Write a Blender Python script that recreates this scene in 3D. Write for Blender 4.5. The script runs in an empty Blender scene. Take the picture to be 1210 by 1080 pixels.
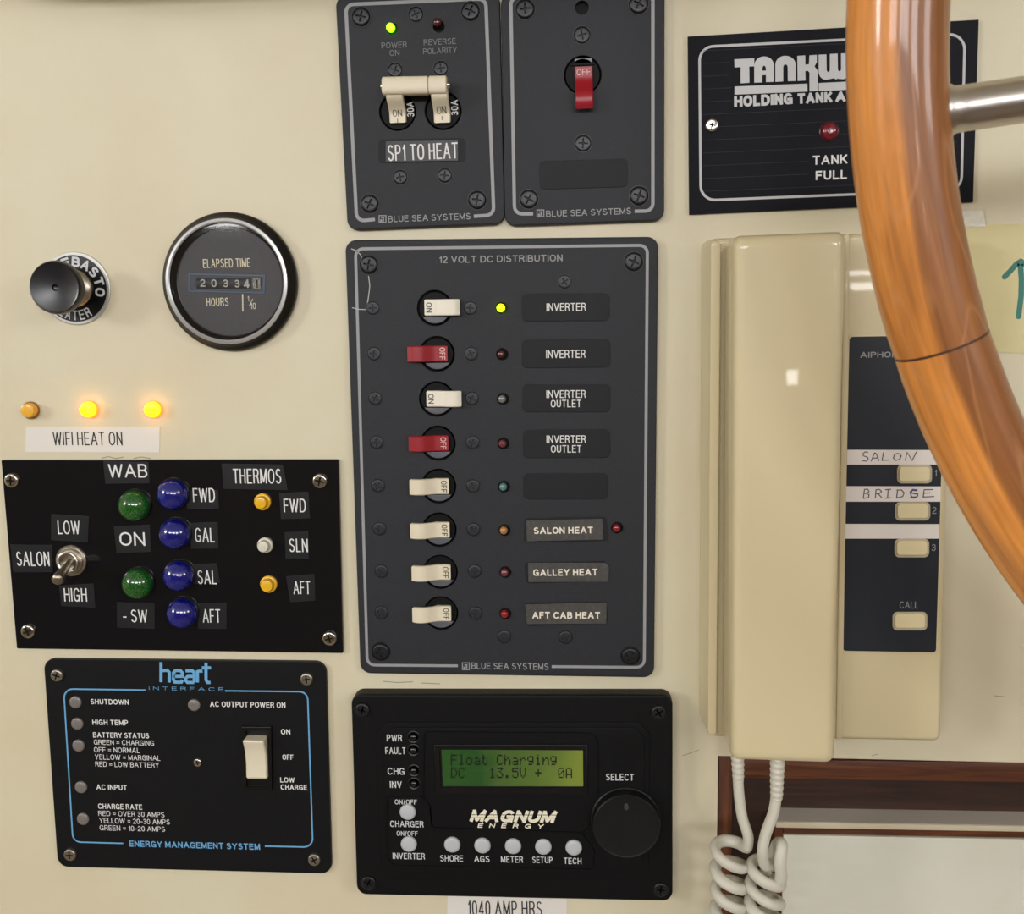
import bpy, bmesh, math, random
from mathutils import Vector, Matrix
from mathutils.geometry import tessellate_polygon
random.seed(7)
SC = bpy.context.scene
COL = SC.collection
PI = math.pi

# ------------------------------------------------------------------ camera
# wall frame: u to the right, v up, h out of the wall.  world = (u, -h, v + Z0)
Z0 = 1.30
FPX = 1200.0
CA, CB, CC, CD = 0.13140223, -0.06829492, 0.01623453, 0.44132594
def _rot(a, b, c):
    Rx = Matrix(((1,0,0),(0,math.cos(a),-math.sin(a)),(0,math.sin(a),math.cos(a))))
    Ry = Matrix(((math.cos(b),0,math.sin(b)),(0,1,0),(-math.sin(b),0,math.cos(b))))
    Rz = Matrix(((math.cos(c),-math.sin(c),0),(math.sin(c),math.cos(c),0),(0,0,1)))
    return Rz @ Rx @ Ry
RM = _rot(CA, CB, CC)
RT = RM.transposed()
def U(px, py, h=0.0):
    """photo pixel -> (u, v) on the plane at height h over the wall"""
    d = RT @ Vector(((px-605)/FPX, (540-py)/FPX, -1.0))
    t = (h-CD)/d.z
    return (d.x*t, d.y*t)
def W(u, v, h=0.0): return Vector((u, -h, v+Z0))
cam = bpy.data.objects.new('camera', bpy.data.cameras.new('camera'))
COL.objects.link(cam)
M3 = Matrix(((1,0,0),(0,0,-1),(0,1,0)))
cam.matrix_world = Matrix.Translation(W(0,0,CD)) @ (M3 @ RT).to_4x4()
cam.data.sensor_fit = 'HORIZONTAL'; cam.data.sensor_width = 36
cam.data.lens = FPX/1210*36
cam.data.clip_start = 0.01; cam.data.clip_end = 50
cam.data.dof.use_dof = True; cam.data.dof.focus_distance = 0.44; cam.data.dof.aperture_fstop = 22
SC.camera = cam

# ------------------------------------------------------------------ light
SC.view_settings.view_transform = 'Standard'; SC.view_settings.look = 'None'
SC.view_settings.exposure = -0.64; SC.view_settings.gamma = 1.0
SC.view_settings.use_curve_mapping = False
wd = bpy.data.worlds.new('world'); SC.world = wd; wd.use_nodes = True
bg = wd.node_tree.nodes['Background']
bg.inputs[0].default_value = (0.85, 0.93, 1.0, 1); bg.inputs[1].default_value = 0.5
def area(name, loc, target, sx, sy, power, col):
    l = bpy.data.lights.new(name, 'AREA'); l.shape = 'RECTANGLE'; l.size = sx; l.size_y = sy
    l.energy = power; l.color = col
    o = bpy.data.objects.new(name, l); COL.objects.link(o)
    a, b = W(*loc), W(*target)
    o.location = a; o.rotation_euler = (b-a).to_track_quat('-Z', 'Y').to_euler()
    return o
RX0, RX1, RH, RV0, RV1 = -2.6, 2.0, 3.25, -1.30, 0.86     # the cabin around the wall
WINS = [('L', 1.15, 1.95, 0.34, 0.76, 56.0), ('B', -1.9, -0.9, 0.36, 0.74, 31.0), ('B', -0.5, 0.5, 0.36, 0.74, 31.0), ('B', 0.9, 1.7, 0.36, 0.74, 26.0), ('R', 1.3, 2.1, 0.36, 0.74, 18.0)]
for side, p0, p1, v0, v1, pw in WINS:
    c = (p0+p1)/2; v = (v0+v1)/2
    if side == 'L': loc, tg = (RX0+0.02, v, c), (0, -0.05, 0)
    elif side == 'R': loc, tg = (RX1-0.02, v, c), (RX1-1, v, c)
    else: loc, tg = (c, v, RH-0.02), (c, v, RH-1)
    area('window_daylight', loc, tg, p1-p0, v1-v0, pw, (0.97, 0.98, 1.0))
for lx, lv, sx, sy, pw in ((0.93,-0.12,0.055,0.06,0.35),(0.94,-0.20,0.022,0.033,0.10),(0.74,-0.20,0.04,0.05,0.2),(1.05,0.15,0.26,0.014,0.4),(1.05,0.105,0.24,0.024,0.6)):
    area('window_slit_daylight', (lx, lv, RH-0.05), (0.1, 0, 0), sx, sy, pw, (1.0, 0.98, 0.96))  # small lights added for glints on the handset and intercom base

# ------------------------------------------------------------------ materials
def lin(c): return tuple(((x/255)/12.92 if x/255 <= 0.04045 else ((x/255+0.055)/1.055)**2.4) for x in c)
MATS = {}
def mat(name, rgb, rough=0.5, metal=0.0, bump=None, var=None, coat=0.0, emit=None, spec=0.5, trans=0.0, scale=None):
    if name in MATS: return MATS[name]
    m = bpy.data.materials.new(name); m.use_nodes = True
    nt = m.node_tree; p = nt.nodes['Principled BSDF']; L = nt.links
    p.inputs['Base Color'].default_value = (*lin(rgb), 1)
    p.inputs['Roughness'].default_value = rough; p.inputs['Metallic'].default_value = metal
    p.inputs['Specular IOR Level'].default_value = spec
    p.inputs['Coat Weight'].default_value = coat; p.inputs['Coat Roughness'].default_value = 0.06
    p.inputs['Transmission Weight'].default_value = trans
    if emit:
        p.inputs['Emission Color'].default_value = (*lin(emit[0]), 1); p.inputs['Emission Strength'].default_value = emit[1]
    tc = None
    if bump or var:
        tc = nt.nodes.new('ShaderNodeTexCoord')
    if bump:   # (scale per metre, strength)
        n = nt.nodes.new('ShaderNodeTexNoise'); n.inputs['Scale'].default_value = bump[0]; n.inputs['Detail'].default_value = 4
        L.new(tc.outputs['Object'], n.inputs['Vector'])
        b = nt.nodes.new('ShaderNodeBump'); b.inputs['Strength'].default_value = bump[1]; b.inputs['Distance'].default_value = 0.0004
        L.new(n.outputs['Fac'], b.inputs['Height']); L.new(b.outputs['Normal'], p.inputs['Normal'])
    if var:    # (scale per metre, second colour, contrast lo, hi)
        n = nt.nodes.new('ShaderNodeTexNoise'); n.inputs['Scale'].default_value = var[0]; n.inputs['Detail'].default_value = 6
        L.new(tc.outputs['Object'], n.inputs['Vector'])
        r = nt.nodes.new('ShaderNodeValToRGB')
        r.color_ramp.elements[0].position = var[2]; r.color_ramp.elements[1].position = var[3]
        r.color_ramp.elements[0].color = (*lin(rgb), 1); r.color_ramp.elements[1].color = (*lin(var[1]), 1)
        L.new(n.outputs['Fac'], r.inputs['Fac']); L.new(r.outputs['Color'], p.inputs['Base Color'])
    MATS[name] = m
    return m

def wall_material():
    m = mat('cream_wall_paint', (214,209,182), 0.42, bump=(450, 0.12))
    nt = m.node_tree; L = nt.links; p = nt.nodes['Principled BSDF']
    tc = nt.nodes.new('ShaderNodeTexCoord')
    n = nt.nodes.new('ShaderNodeTexNoise'); n.inputs['Scale'].default_value = 14; n.inputs['Detail'].default_value = 8
    n2 = nt.nodes.new('ShaderNodeTexNoise'); n2.inputs['Scale'].default_value = 90; n2.inputs['Detail'].default_value = 6; n2.inputs['Roughness'].default_value = 0.7
    L.new(tc.outputs['Object'], n.inputs['Vector']); L.new(tc.outputs['Object'], n2.inputs['Vector'])
    r = nt.nodes.new('ShaderNodeValToRGB'); r.color_ramp.elements[0].position = 0.35; r.color_ramp.elements[1].position = 0.7
    r.color_ramp.elements[0].color = (*lin((217,209,182)), 1); r.color_ramp.elements[1].color = (*lin((212,200,170)), 1)
    L.new(n.outputs['Fac'], r.inputs['Fac'])
    r2 = nt.nodes.new('ShaderNodeValToRGB'); r2.color_ramp.elements[0].position = 0.70; r2.color_ramp.elements[1].position = 0.80
    r2.color_ramp.elements[0].color = (1,1,1,1); r2.color_ramp.elements[1].color = (0.80,0.77,0.72,1)
    L.new(n2.outputs['Fac'], r2.inputs['Fac'])
    mx = nt.nodes.new('ShaderNodeMix'); mx.data_type = 'RGBA'; mx.blend_type = 'MULTIPLY'; mx.inputs[0].default_value = 1
    L.new(r.outputs['Color'], mx.inputs[6]); L.new(r2.outputs['Color'], mx.inputs[7]); L.new(mx.outputs[2], p.inputs['Base Color'])
    return m

def wood_material(name, cols, rough, coat, use_uv, along, across, distort=2.0, bump=0.15):
    """cols: list of (pos, rgb); grain runs along the first texture axis"""
    m = mat(name, cols[0][1], rough, coat=coat)
    nt = m.node_tree; L = nt.links; p = nt.nodes['Principled BSDF']
    tc = nt.nodes.new('ShaderNodeTexCoord'); oi = nt.nodes.new('ShaderNodeObjectInfo')
    mp = nt.nodes.new('ShaderNodeMapping'); mp.inputs['Scale'].default_value = (along, across, across)
    L.new(tc.outputs['UV' if use_uv else 'Object'], mp.inputs['Vector'])
    cm = nt.nodes.new('ShaderNodeMath'); cm.operation = 'MULTIPLY'; cm.inputs[1].default_value = 37.0
    L.new(oi.outputs['Random'], cm.inputs[0])
    cx = nt.nodes.new('ShaderNodeCombineXYZ'); L.new(cm.outputs[0], cx.inputs[0]); L.new(cm.outputs[0], cx.inputs[2])
    L.new(cx.outputs[0], mp.inputs['Location'])
    n1 = nt.nodes.new('ShaderNodeTexNoise'); n1.inputs['Scale'].default_value = 1.0; n1.inputs['Detail'].default_value = 5
    n1.inputs['Distortion'].default_value = distort
    L.new(mp.outputs[0], n1.inputs['Vector'])
    mp2 = nt.nodes.new('ShaderNodeMapping'); mp2.inputs['Scale'].default_value = (along*3, across*9, across*9)
    L.new(tc.outputs['UV' if use_uv else 'Object'], mp2.inputs['Vector'])
    n2 = nt.nodes.new('ShaderNodeTexNoise'); n2.inputs['Scale'].default_value = 1.0; n2.inputs['Detail'].default_value = 3
    L.new(mp2.outputs[0], n2.inputs['Vector'])
    ad = nt.nodes.new('ShaderNodeMath'); ad.operation = 'MULTIPLY_ADD'; ad.inputs[1].default_value = 0.28
    L.new(n2.outputs['Fac'], ad.inputs[0]); L.new(n1.outputs['Fac'], ad.inputs[2])
    sb = nt.nodes.new('ShaderNodeMath'); sb.operation = 'SUBTRACT'; sb.inputs[1].default_value = 0.14
    L.new(ad.outputs[0], sb.inputs[0])
    r = nt.nodes.new('ShaderNodeValToRGB')
    while len(r.color_ramp.elements) < len(cols): r.color_ramp.elements.new(0.5)
    for e, (pos, c) in zip(r.color_ramp.elements, cols): e.position = pos; e.color = (*lin(c), 1)
    L.new(sb.outputs[0], r.inputs['Fac']); L.new(r.outputs['Color'], p.inputs['Base Color'])
    b = nt.nodes.new('ShaderNodeBump'); b.inputs['Strength'].default_value = bump; b.inputs['Distance'].default_value = 0.0003
    L.new(n2.outputs['Fac'], b.inputs['Height']); L.new(b.outputs['Normal'], p.inputs['Normal'])
    return m

M_WALL = wall_material()
M_PANEL = mat('charcoal_panel_enamel', (33,35,41), 0.52, bump=(2600, 0.35), var=(3600, (52,54,61), 0.60, 0.74), spec=0.35)
M_PANELD = mat('label_recess_black', (21,22,27), 0.55, bump=(2600, 0.2), spec=0.3)
M_SILVER = mat('silver_print', (150,151,154), 0.45)
M_PGREY = mat('grey_print', (150,150,152), 0.6)
M_WHITE = mat('white_print', (225,225,224), 0.6)
M_BLACKSCREW = mat('black_oxide_screw', (30,31,34), 0.34, metal=0.3)
M_BLACK = mat('black_plastic', (11,11,13), 0.32, spec=0.4)
M_BLACKM = mat('black_matte_plastic', (12,12,14), 0.5, bump=(3500, 0.3), spec=0.16)
M_HOLE = mat('dark_cavity', (8,8,9), 0.8)
M_CREAM = mat('cream_toggle_plastic', (226,216,192), 0.36)
M_WHITETOG = mat('white_toggle_plastic', (236,230,214), 0.36)
M_RED = mat('red_toggle_plastic', (150,22,36), 0.34)
M_CHROME = mat('chrome', (205,202,196), 0.16, metal=1.0)
M_STEEL = mat('worn_nickel', (190,184,172), 0.28, metal=1.0, bump=(1500, 0.25))
M_DARKTXT = mat('black_print', (28,28,30), 0.6)
M_TAPE_DK = mat('dark_clear_label_tape', (33,34,37), 0.30, bump=(900, 0.12), spec=0.35)
M_TAPE_W = mat('white_label_tape', (226,221,214), 0.4)
M_GLOSSBLK = mat('gloss_black_plate', (19,19,22), 0.12, bump=(60, 0.05), spec=0.35)

# ------------------------------------------------------------------ mesh builder
class MB:
    """collects geometry in local (a right, b up, h out) and builds one mesh"""
    def __init__(s): s.v = []; s.f = []; s.m = []; s.k = 0
    def add(s, vs, fs):
        o = len(s.v); s.v += [(a, -h, b) for a, b, h in vs]
        for f in fs: s.f.append(tuple(o+i for i in f)); s.m.append(s.k)
        return s
    def loft(s, loops, cap0=True, cap1=True, closed=True):
        n = len(loops[0]); vs = [p for l in loops for p in l]; fs = []
        for i in range(len(loops)-1):
            for j in range(n if closed else n-1):
                k = (j+1) % n
                fs.append((i*n+j, i*n+k, (i+1)*n+k, (i+1)*n+j))
        if cap0: fs.append(tuple(range(n))[::-1])
        if cap1: fs.append(tuple((len(loops)-1)*n+j for j in range(n)))
        return s.add(vs, fs)
    def cap(s, outer, holes, h):
        loops = [outer]+list(holes)
        tris = tessellate_polygon([[Vector((a, b, 0)) for a, b in l] for l in loops])
        return s.add([(a, b, h) for l in loops for a, b in l], [tuple(t) for t in tris])
    def plate(s, outer, h0, h1, holes=(), bev=0.0, floor=None):
        if bev > 0: s.loft([[(a,b,h0) for a,b in outer], [(a,b,h1-bev) for a,b in outer],
                            [(a,b,h1-bev*0.3) for a,b in inset(outer, bev*0.3)], [(a,b,h1) for a,b in inset(outer, bev)]], holes == () and True, False); top = inset(outer, bev)
        else: s.loft([[(a,b,h0) for a,b in outer], [(a,b,h1) for a,b in outer]], holes == (), False); top = outer
        s.cap(top, holes, h1)
        for hl in holes:
            s.loft([[(a,b,h1) for a,b in hl], [(a,b,h0) for a,b in hl]], False, False)
        return s
    def lathe(s, prof, n=28, c=(0,0), cap0=False, cap1=True, wob=None):
        loops = []
        for r, h in prof: loops.append([(c[0]+r*math.cos(2*PI*j/n), c[1]+r*math.sin(2*PI*j/n), h) for j in range(n)])
        return s.loft(loops, cap0, cap1)
    def box(s, a0, a1, b0, b1, h0, h1, bev=0.0):
        return s.plate([(a0,b0),(a1,b0),(a1,b1),(a0,b1)], h0, h1, (), bev)
    def tube(s, pts, rad, n=12, caps=True, flat=1.0, upv=None):
        P = [Vector(p) for p in pts]; loops = []; prev = None
        for i, p in enumerate(P):
            t = (P[min(i+1, len(P)-1)]-P[max(i-1, 0)]).normalized()
            if prev is None:
                x = Vector(upv) if upv else (Vector((0,0,1)) if abs(t.z) < 0.9 else Vector((1,0,0)))
            else: x = prev
            x = (x - t*x.dot(t)).normalized(); prev = x; y = t.cross(x)
            r = rad[i] if isinstance(rad, (list, tuple)) else rad
            loops.append([tuple(p + x*(r*math.cos(2*PI*j/n)) + y*(r*flat*math.sin(2*PI*j/n))) for j in range(n)])
        return s.loft(loops, caps, caps)
    def mesh(s, name, mats, smooth=35):
        me = bpy.data.meshes.new(name); me.from_pydata(s.v, [], s.f)
        bm = bmesh.new(); bm.from_mesh(me)
        bmesh.ops.remove_doubles(bm, verts=bm.verts, dist=1e-7)
        bmesh.ops.recalc_face_normals(bm, faces=bm.faces); bm.to_mesh(me); bm.free()
        for m in (mats if isinstance(mats, (list, tuple)) else [mats]): me.materials.append(m)
        if isinstance(mats, (list, tuple)) and len(mats) > 1 and True:
            me.polygons.foreach_set('material_index', (s.m+[0]*9)[:len(me.polygons)])
        if smooth:
            me.polygons.foreach_set('use_smooth', [True]*len(me.polygons)); me.set_sharp_from_angle(angle=math.radians(smooth))
        me.update(); return me

def inset(poly, d):
    n = len(poly); out = []
    area2 = sum(poly[i][0]*poly[(i+1)%n][1]-poly[(i+1)%n][0]*poly[i][1] for i in range(n))
    sg = 1 if area2 > 0 else -1
    for i in range(n):
        p0, p1, p2 = Vector(poly[i-1]), Vector(poly[i]), Vector(poly[(i+1)%n])
        d1 = (p1-p0).normalized(); d2 = (p2-p1).normalized()
        n1 = Vector((-d1.y, d1.x))*sg; n2 = Vector((-d2.y, d2.x))*sg
        b = (n1+n2); L = b.length
        if L < 1e-6: out.append(tuple(p1+n1*d)); continue
        b /= L; out.append(tuple(p1 + b*(d/max(0.35, b.dot(n1)))))
    return out
def rounded(quad, r, n=6):
    """round the corners of a polygon"""
    out = []; k = len(quad)
    for i in range(k):
        p0, p1, p2 = Vector(quad[i-1]), Vector(quad[i]), Vector(quad[(i+1)%k])
        e1 = (p0-p1).normalized(); e2 = (p2-p1).normalized()
        ang = e1.angle(e2); rr = r[i] if isinstance(r, (list, tuple)) else r
        if rr <= 0: out.append(tuple(p1)); continue
        t = min(rr/math.tan(ang/2), (p0-p1).length*0.49, (p2-p1).length*0.49); q = t*math.tan(ang/2)
        c = p1 + (e1+e2).normalized()*(q/math.sin(ang/2))
        a0 = p1+e1*t-c; a1 = p1+e2*t-c
        th0 = math.atan2(a0.y, a0.x); th1 = math.atan2(a1.y, a1.x); dd = (th1-th0+PI) % (2*PI)-PI
        for j in range(n+1):
            th = th0+dd*j/n; out.append((c.x+q*math.cos(th), c.y+q*math.sin(th)))
    return out
def circle(c, r, n=32): return [(c[0]+r*math.cos(2*PI*j/n), c[1]+r*math.sin(2*PI*j/n)) for j in range(n)]

def put(name, me, parent=None, loc=(0,0,0), rot=0.0):
    o = bpy.data.objects.new(name, me); COL.objects.link(o)
    if parent: o.parent = parent
    if me is not None and len(me.polygons) > 1 and me.polygons[0].use_smooth: w = o.modifiers.new('normals', 'WEIGHTED_NORMAL'); w.keep_sharp = True; w.weight = 100
    o.location = (loc[0], -loc[2], loc[1]); o.rotation_euler = (0, -rot, 0)
    return o
class Frame:
    """a thing's own frame on the wall: origin at a pixel, turned by th"""
    def __init__(s, px, py, th=0.0, h0=0.0):
        s.o = U(px, py, h0); s.th = th; s.c = math.cos(th); s.s = math.sin(th)
    def __call__(s, px, py, h=0.0):
        u, v = U(px, py, h); u -= s.o[0]; v -= s.o[1]
        return (u*s.c+v*s.s, -u*s.s+v*s.c)
    def poly(s, pts, h): return [s(x, y, h) for x, y in pts]
    def p3(s, px, py, h): a, b = s(px, py, h); return (a, b, h)
    def r(s, px, py, rpx, h): a = s(px-rpx, py, h); b = s(px+rpx, py, h); return math.hypot(a[0]-b[0], a[1]-b[1])/2
def thing(name, F, label, cat, group=None):
    o = bpy.data.objects.new(name, None); COL.objects.link(o); o.empty_display_size = 0.01
    o.location = W(F.o[0], F.o[1], 0); o.rotation_euler = (0, -F.th, 0)
    tag(o, label, cat, group); return o
def tag(o, label, cat, group=None):
    o['label'] = label; o['category'] = cat
    if group: o['group'] = group
    return o
def single(name, me, F, label, cat, group=None):
    o = bpy.data.objects.new(name, me); COL.objects.link(o)
    o.location = W(F.o[0], F.o[1], 0); o.rotation_euler = (0, -F.th, 0)
    return tag(o, label, cat, group)
def struct(name, me, loc=(0,0,0)):
    o = bpy.data.objects.new(name, me); COL.objects.link(o); o.location = W(*loc); o['kind'] = 'structure'; return o

# ---- lettering (flat print), drawn as strokes
def _e(cx, cy, rx, ry, a0, a1, n=9): return [(cx+rx*math.cos(math.radians(a0+(a1-a0)*i/n)), cy+ry*math.sin(math.radians(a0+(a1-a0)*i/n))) for i in range(n+1)]
_O = _e(.39,.62,.39,.38,0,180,12)+_e(.39,.38,.39,.38,180,360,12)+[(.78,.62)]
GL = {
 'A': (.84, [[(0,0),(.42,1),(.84,0)], [(.15,.33),(.69,.33)]]),
 'B': (.68, [[(0,0),(0,1),(.40,1)]+_e(.40,.765,.24,.235,90,-90)+[(.02,.53)], [(.40,.53)]+_e(.42,.265,.26,.265,90,-90)+[(0,0)]]),
 'C': (.76, [_e(.39,.64,.37,.36,25,180)+_e(.39,.36,.39,.36,180,335)]),
 'D': (.74, [[(0,0),(0,1),(.34,1)]+_e(.34,.60,.40,.40,90,0)+_e(.34,.40,.40,.40,0,-90)+[(0,0)]]),
 'E': (.60, [[(.60,1),(0,1),(0,0),(.61,0)], [(0,.53),(.55,.53)]]),
 'F': (.56, [[(.56,1),(0,1),(0,0)], [(0,.51),(.50,.51)]]),
 'G': (.78, [_e(.39,.64,.37,.36,20,180)+_e(.39,.36,.39,.36,180,330,8)+[(.76,.44),(.44,.44)], [(.77,.40),(.77,.0)]]),
 'H': (.70, [[(0,0),(0,1)], [(.70,0),(.70,1)], [(0,.53),(.70,.53)]]),
 'I': (.0, [[(0,0),(0,1)]]),
 'K': (.70, [[(0,0),(0,1)], [(.66,1),(.02,.38)], [(.24,.58),(.70,0)]]),
 'L': (.54, [[(0,1),(0,0),(.54,0)]]),
 'M': (.84, [[(0,0),(0,1),(.42,.08),(.84,1),(.84,0)]]),
 'N': (.70, [[(0,0),(0,1),(.70,0),(.70,1)]]),
 'O': (.78, [_O]),
 'P': (.64, [[(0,0),(0,1),(.38,1)]+_e(.38,.735,.26,.265,90,-90)+[(0,.47)]]),
 'R': (.68, [[(0,0),(0,1),(.40,1)]+_e(.40,.755,.26,.245,90,-90)+[(0,.51)], [(.36,.51),(.56,.40),(.62,.22),(.68,0)]]),
 'S': (.66, [_e(.33,.745,.30,.255,28,200,9)+[(.14,.585),(.33,.525),(.54,.44)]+_e(.33,.265,.33,.265,28,-160,10)]),
 'T': (.68, [[(0,1),(.68,1)], [(.34,1),(.34,0)]]),
 'U': (.68, [[(0,1),(0,.34)]+_e(.34,.34,.34,.34,180,360)+[(.68,1)]]),
 'V': (.76, [[(0,1),(.38,0),(.76,1)]]),
 'W': (1.14, [[(0,1),(.28,0),(.57,.96),(.86,0),(1.14,1)]]),
 'X': (.74, [[(0,0),(.74,1)], [(0,1),(.74,0)]]),
 'Y': (.74, [[(0,1),(.37,.44),(.74,1)], [(.37,.44),(.37,0)]]),
 '0': (.56, [_e(.28,.68,.28,.32,0,180)+_e(.28,.32,.28,.32,180,360)+[(.56,.68)]]),
 '1': (.26, [[(0,.76),(.14,.80),(.26,1),(.26,0)]]),
 '2': (.56, [_e(.28,.72,.27,.28,170,-20)+[(.44,.50),(.08,.18),(0,0),(.57,0)]]),
 '3': (.56, [_e(.27,.76,.25,.24,165,-60)+[(.34,.535),(.18,.53)], [(.34,.53)]+_e(.28,.27,.28,.27,62,-168)]),
 '4': (.60, [[(.60,.24),(0,.24),(.44,1),(.44,0)]]),
 '=': (.56, [[(0,.62),(.56,.62)], [(0,.32),(.56,.32)]]),
 '-': (.36, [[(0,.40),(.36,.40)]]),
 '/': (.34, [[(0,-.04),(.34,1.04)]]),
}
def letters(mb, s, L, H, wt, fn, space=1.0, shear=0.0):
    """strokes of s fitted to L x H (metres); fn maps the flat (x, y) to a local point"""
    nch = len(s.replace(' ', '')); nsp = s.count(' '); sw = sum(GL[c][0] for c in s if c != ' ')
    nat = (sw+(nch-1)*(wt+0.18*space)+nsp*0.42+wt)*H
    rho = min(2.5, (L-abs(shear)*H)/nat); w = wt*H*min(1.0, rho**0.5); g = 0.18*space*H*rho; sp_ = 0.42*H*rho
    sx = (L-abs(shear)*H-w-(nch-1)*(w+g)-nsp*sp_)/sw if sw else 0; sy = H-w
    X = 0; items = []
    for ch in s:
        if ch == ' ': X += sp_; continue
        wd, ls = GL[ch]; items.append((X, ls)); X += wd*sx+w+g
    T = X-g-w
    lay = 0
    def parts_of(l):
        out = [[l[0]]]
        for i in range(1, len(l)):
            out[-1].append(l[i])
            if 0 < i < len(l)-1:
                d1 = Vector(l[i])-Vector(l[i-1]); d2 = Vector(l[i+1])-Vector(l[i])
                if d1.length > 1e-6 and d2.length > 1e-6 and d1.length > 0.12 and d2.length > 0.12 and d1.angle(d2) > 0.9: out.append([l[i]])
        return out
    for x0, ls in items:
        for l in [q_ for l_ in ls for q_ in parts_of(l_)]:
            P_ = []; l = list(l)
            for x, y in l:
                yy = (y-.5)*sy; P_.append((x0+x*sx-T/2+shear*yy, yy))
            t = MB(); 
            # square ends reach half a stroke out only along straight stems
            P2 = list(P_); shut = (Vector(l[0])-Vector(l[-1])).length < 1e-6
            if not shut:
                a, b = Vector(P_[0]), Vector(P_[1])
                if (Vector(l[0])-Vector(l[1])).length > 0.15: P2[0] = tuple(a+(a-b).normalized()*w*0.42)
                a, b = Vector(P_[-1]), Vector(P_[-2])
                if (Vector(l[-1])-Vector(l[-2])).length > 0.15: P2[-1] = tuple(a+(a-b).normalized()*w*0.42)
            lay += 1
            stroke2(t, P2[:-1] if shut else P2, w, 0.0, shut)
            o = len(mb.v); mb.v += [(lambda q: (q[0], -q[2]-0.000006*(lay % 7), q[1]))(fn(a_, b_)) for a_, _, b_ in t.v]
            for f in t.f: mb.f.append(tuple(o+i for i in f)); mb.m.append(mb.k)
PR = 0.00005
def text(F, s, cx, cy, w, ht, h, m, parent, bold=0.0, shear=0.0, ang=0.0, space=1.0, dy=0.0, mb=None, name='lettering', wt=None):
    """cx, cy, w, ht in photo pixels; dy: how much higher in pixels the right end sits than the frame's own horizontal"""
    c = F(cx, cy, h); a0 = F(cx-w/2, cy, h); a1 = F(cx+w/2, cy, h); b0 = F(cx, cy-ht/2, h); b1 = F(cx, cy+ht/2, h)
    lw = math.hypot(a1[0]-a0[0], a1[1]-a0[1]); lh = math.hypot(b1[0]-b0[0], b1[1]-b0[1])
    an = math.radians(ang) + math.atan2(dy, w); ca, sa = math.cos(an), math.sin(an)
    new = mb is None; mb = mb or MB(); wt = wt or (0.125+bold*2.0)
    letters(mb, s, lw, lh, wt, lambda x, y: (c[0]+x*ca-y*sa, c[1]+x*sa+y*ca, h+PR), space, shear)
    if new: return put(name, mb.mesh('lettering', m, 0), parent)
def stroke2(mb, pts, w, h, closed=False):
    """flat ribbon along local (a,b) points"""
    pts = [p for i, p in enumerate(pts) if i == 0 or (Vector(p)-Vector(pts[i-1])).length > 1e-8]
    n = len(pts); L = []; R = []
    for i in range(n):
        p = Vector(pts[i])
        p0 = Vector(pts[i-1]) if (i > 0 or closed) else None; p2 = Vector(pts[(i+1) % n]) if (i < n-1 or closed) else None
        d1 = (p-p0).normalized() if p0 is not None else None; d2 = (p2-p).normalized() if p2 is not None else None
        if d1 is None: d1 = d2
        if d2 is None: d2 = d1
        nn = Vector((-d1.y-d2.y, d1.x+d2.x)); l = nn.length
        if l < 1e-6: nn = Vector((-d1.y, d1.x)); k = 1
        else: nn /= l; k = 1/max(0.55, nn.dot(Vector((-d1.y, d1.x))))
        L.append((*(p+nn*w/2*k), h)); R.append((*(p-nn*w/2*k), h))
    fs = [(i, (i+1) % n, n+(i+1) % n, n+i) for i in range(n if closed else n-1)]
    return mb.add(L+R, fs)
def strokes(F, lists, wpx, h, m, parent, name='lettering', closed=False):
    mb = MB(); w = 2*F.r(lists[0][0][0], lists[0][0][1], wpx/2, h)
    for i, l in enumerate(lists): stroke2(mb, F.poly(l, h), w, h+PR+0.000006*i, closed)
    return put(name, mb.mesh(name, m, 0), parent)

# ---- screws with a real cross recess
_sc = {}
def screw_mesh(r, dome, m, ring=True, key=''):
    k = (round(r, 5), dome, m.name, ring)
    if k in _sc: return _sc[k]
    mb = MB(); n = 24; rr = r*(0.86 if ring else 1.0)
    w, l = 0.12*rr, 0.60*rr
    cross = [(w,w),(w*.75,l),(-w*.75,l),(-w,w),(-l,w*.75),(-l,-w*.75),(-w,-w),(-w*.75,-l),(w*.75,-l),(w,-w),(l,-w*.75),(l,w*.75)]
    ht = dome*r
    prof = [(rr, 0.0), (rr, ht*0.35), (rr*0.95, ht*0.72), (rr*0.86, ht*0.92), (rr*0.74, ht)]
    mb.lathe(prof, n, cap0=False, cap1=False)
    mb.cap(circle((0,0), rr*0.74, n), [cross[::-1]], ht)
    mb.k = 1; mb.loft([[(a,b,ht) for a,b in cross], [(a*0.7,b*0.7,ht-0.35*r) for a,b in cross]], False, True)
    mb.k = 0
    if ring: # countersunk rim round the head
        mb.lathe([(r*1.0, 0), (r*0.98, r*0.05), (r*0.92, r*0.05), (r*0.88, 0.0)], n, cap1=False)
    _sc[k] = mb.mesh('screw', [m, M_HOLE]); return _sc[k]
def screws(F, pts, rpx, h, parent, m, dome=0.22, ring=True, label=None):
    r = F.r(pts[0][0], pts[0][1], rpx, h)
    me = screw_mesh(r, dome, m, ring)
    for p in pts:
        a, b = F(p[0], p[1], h)
        o = put('screw', me, parent, (a, b, h), rot=random.uniform(-0.6, 0.6))
        if label: o['label'] = label

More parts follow.
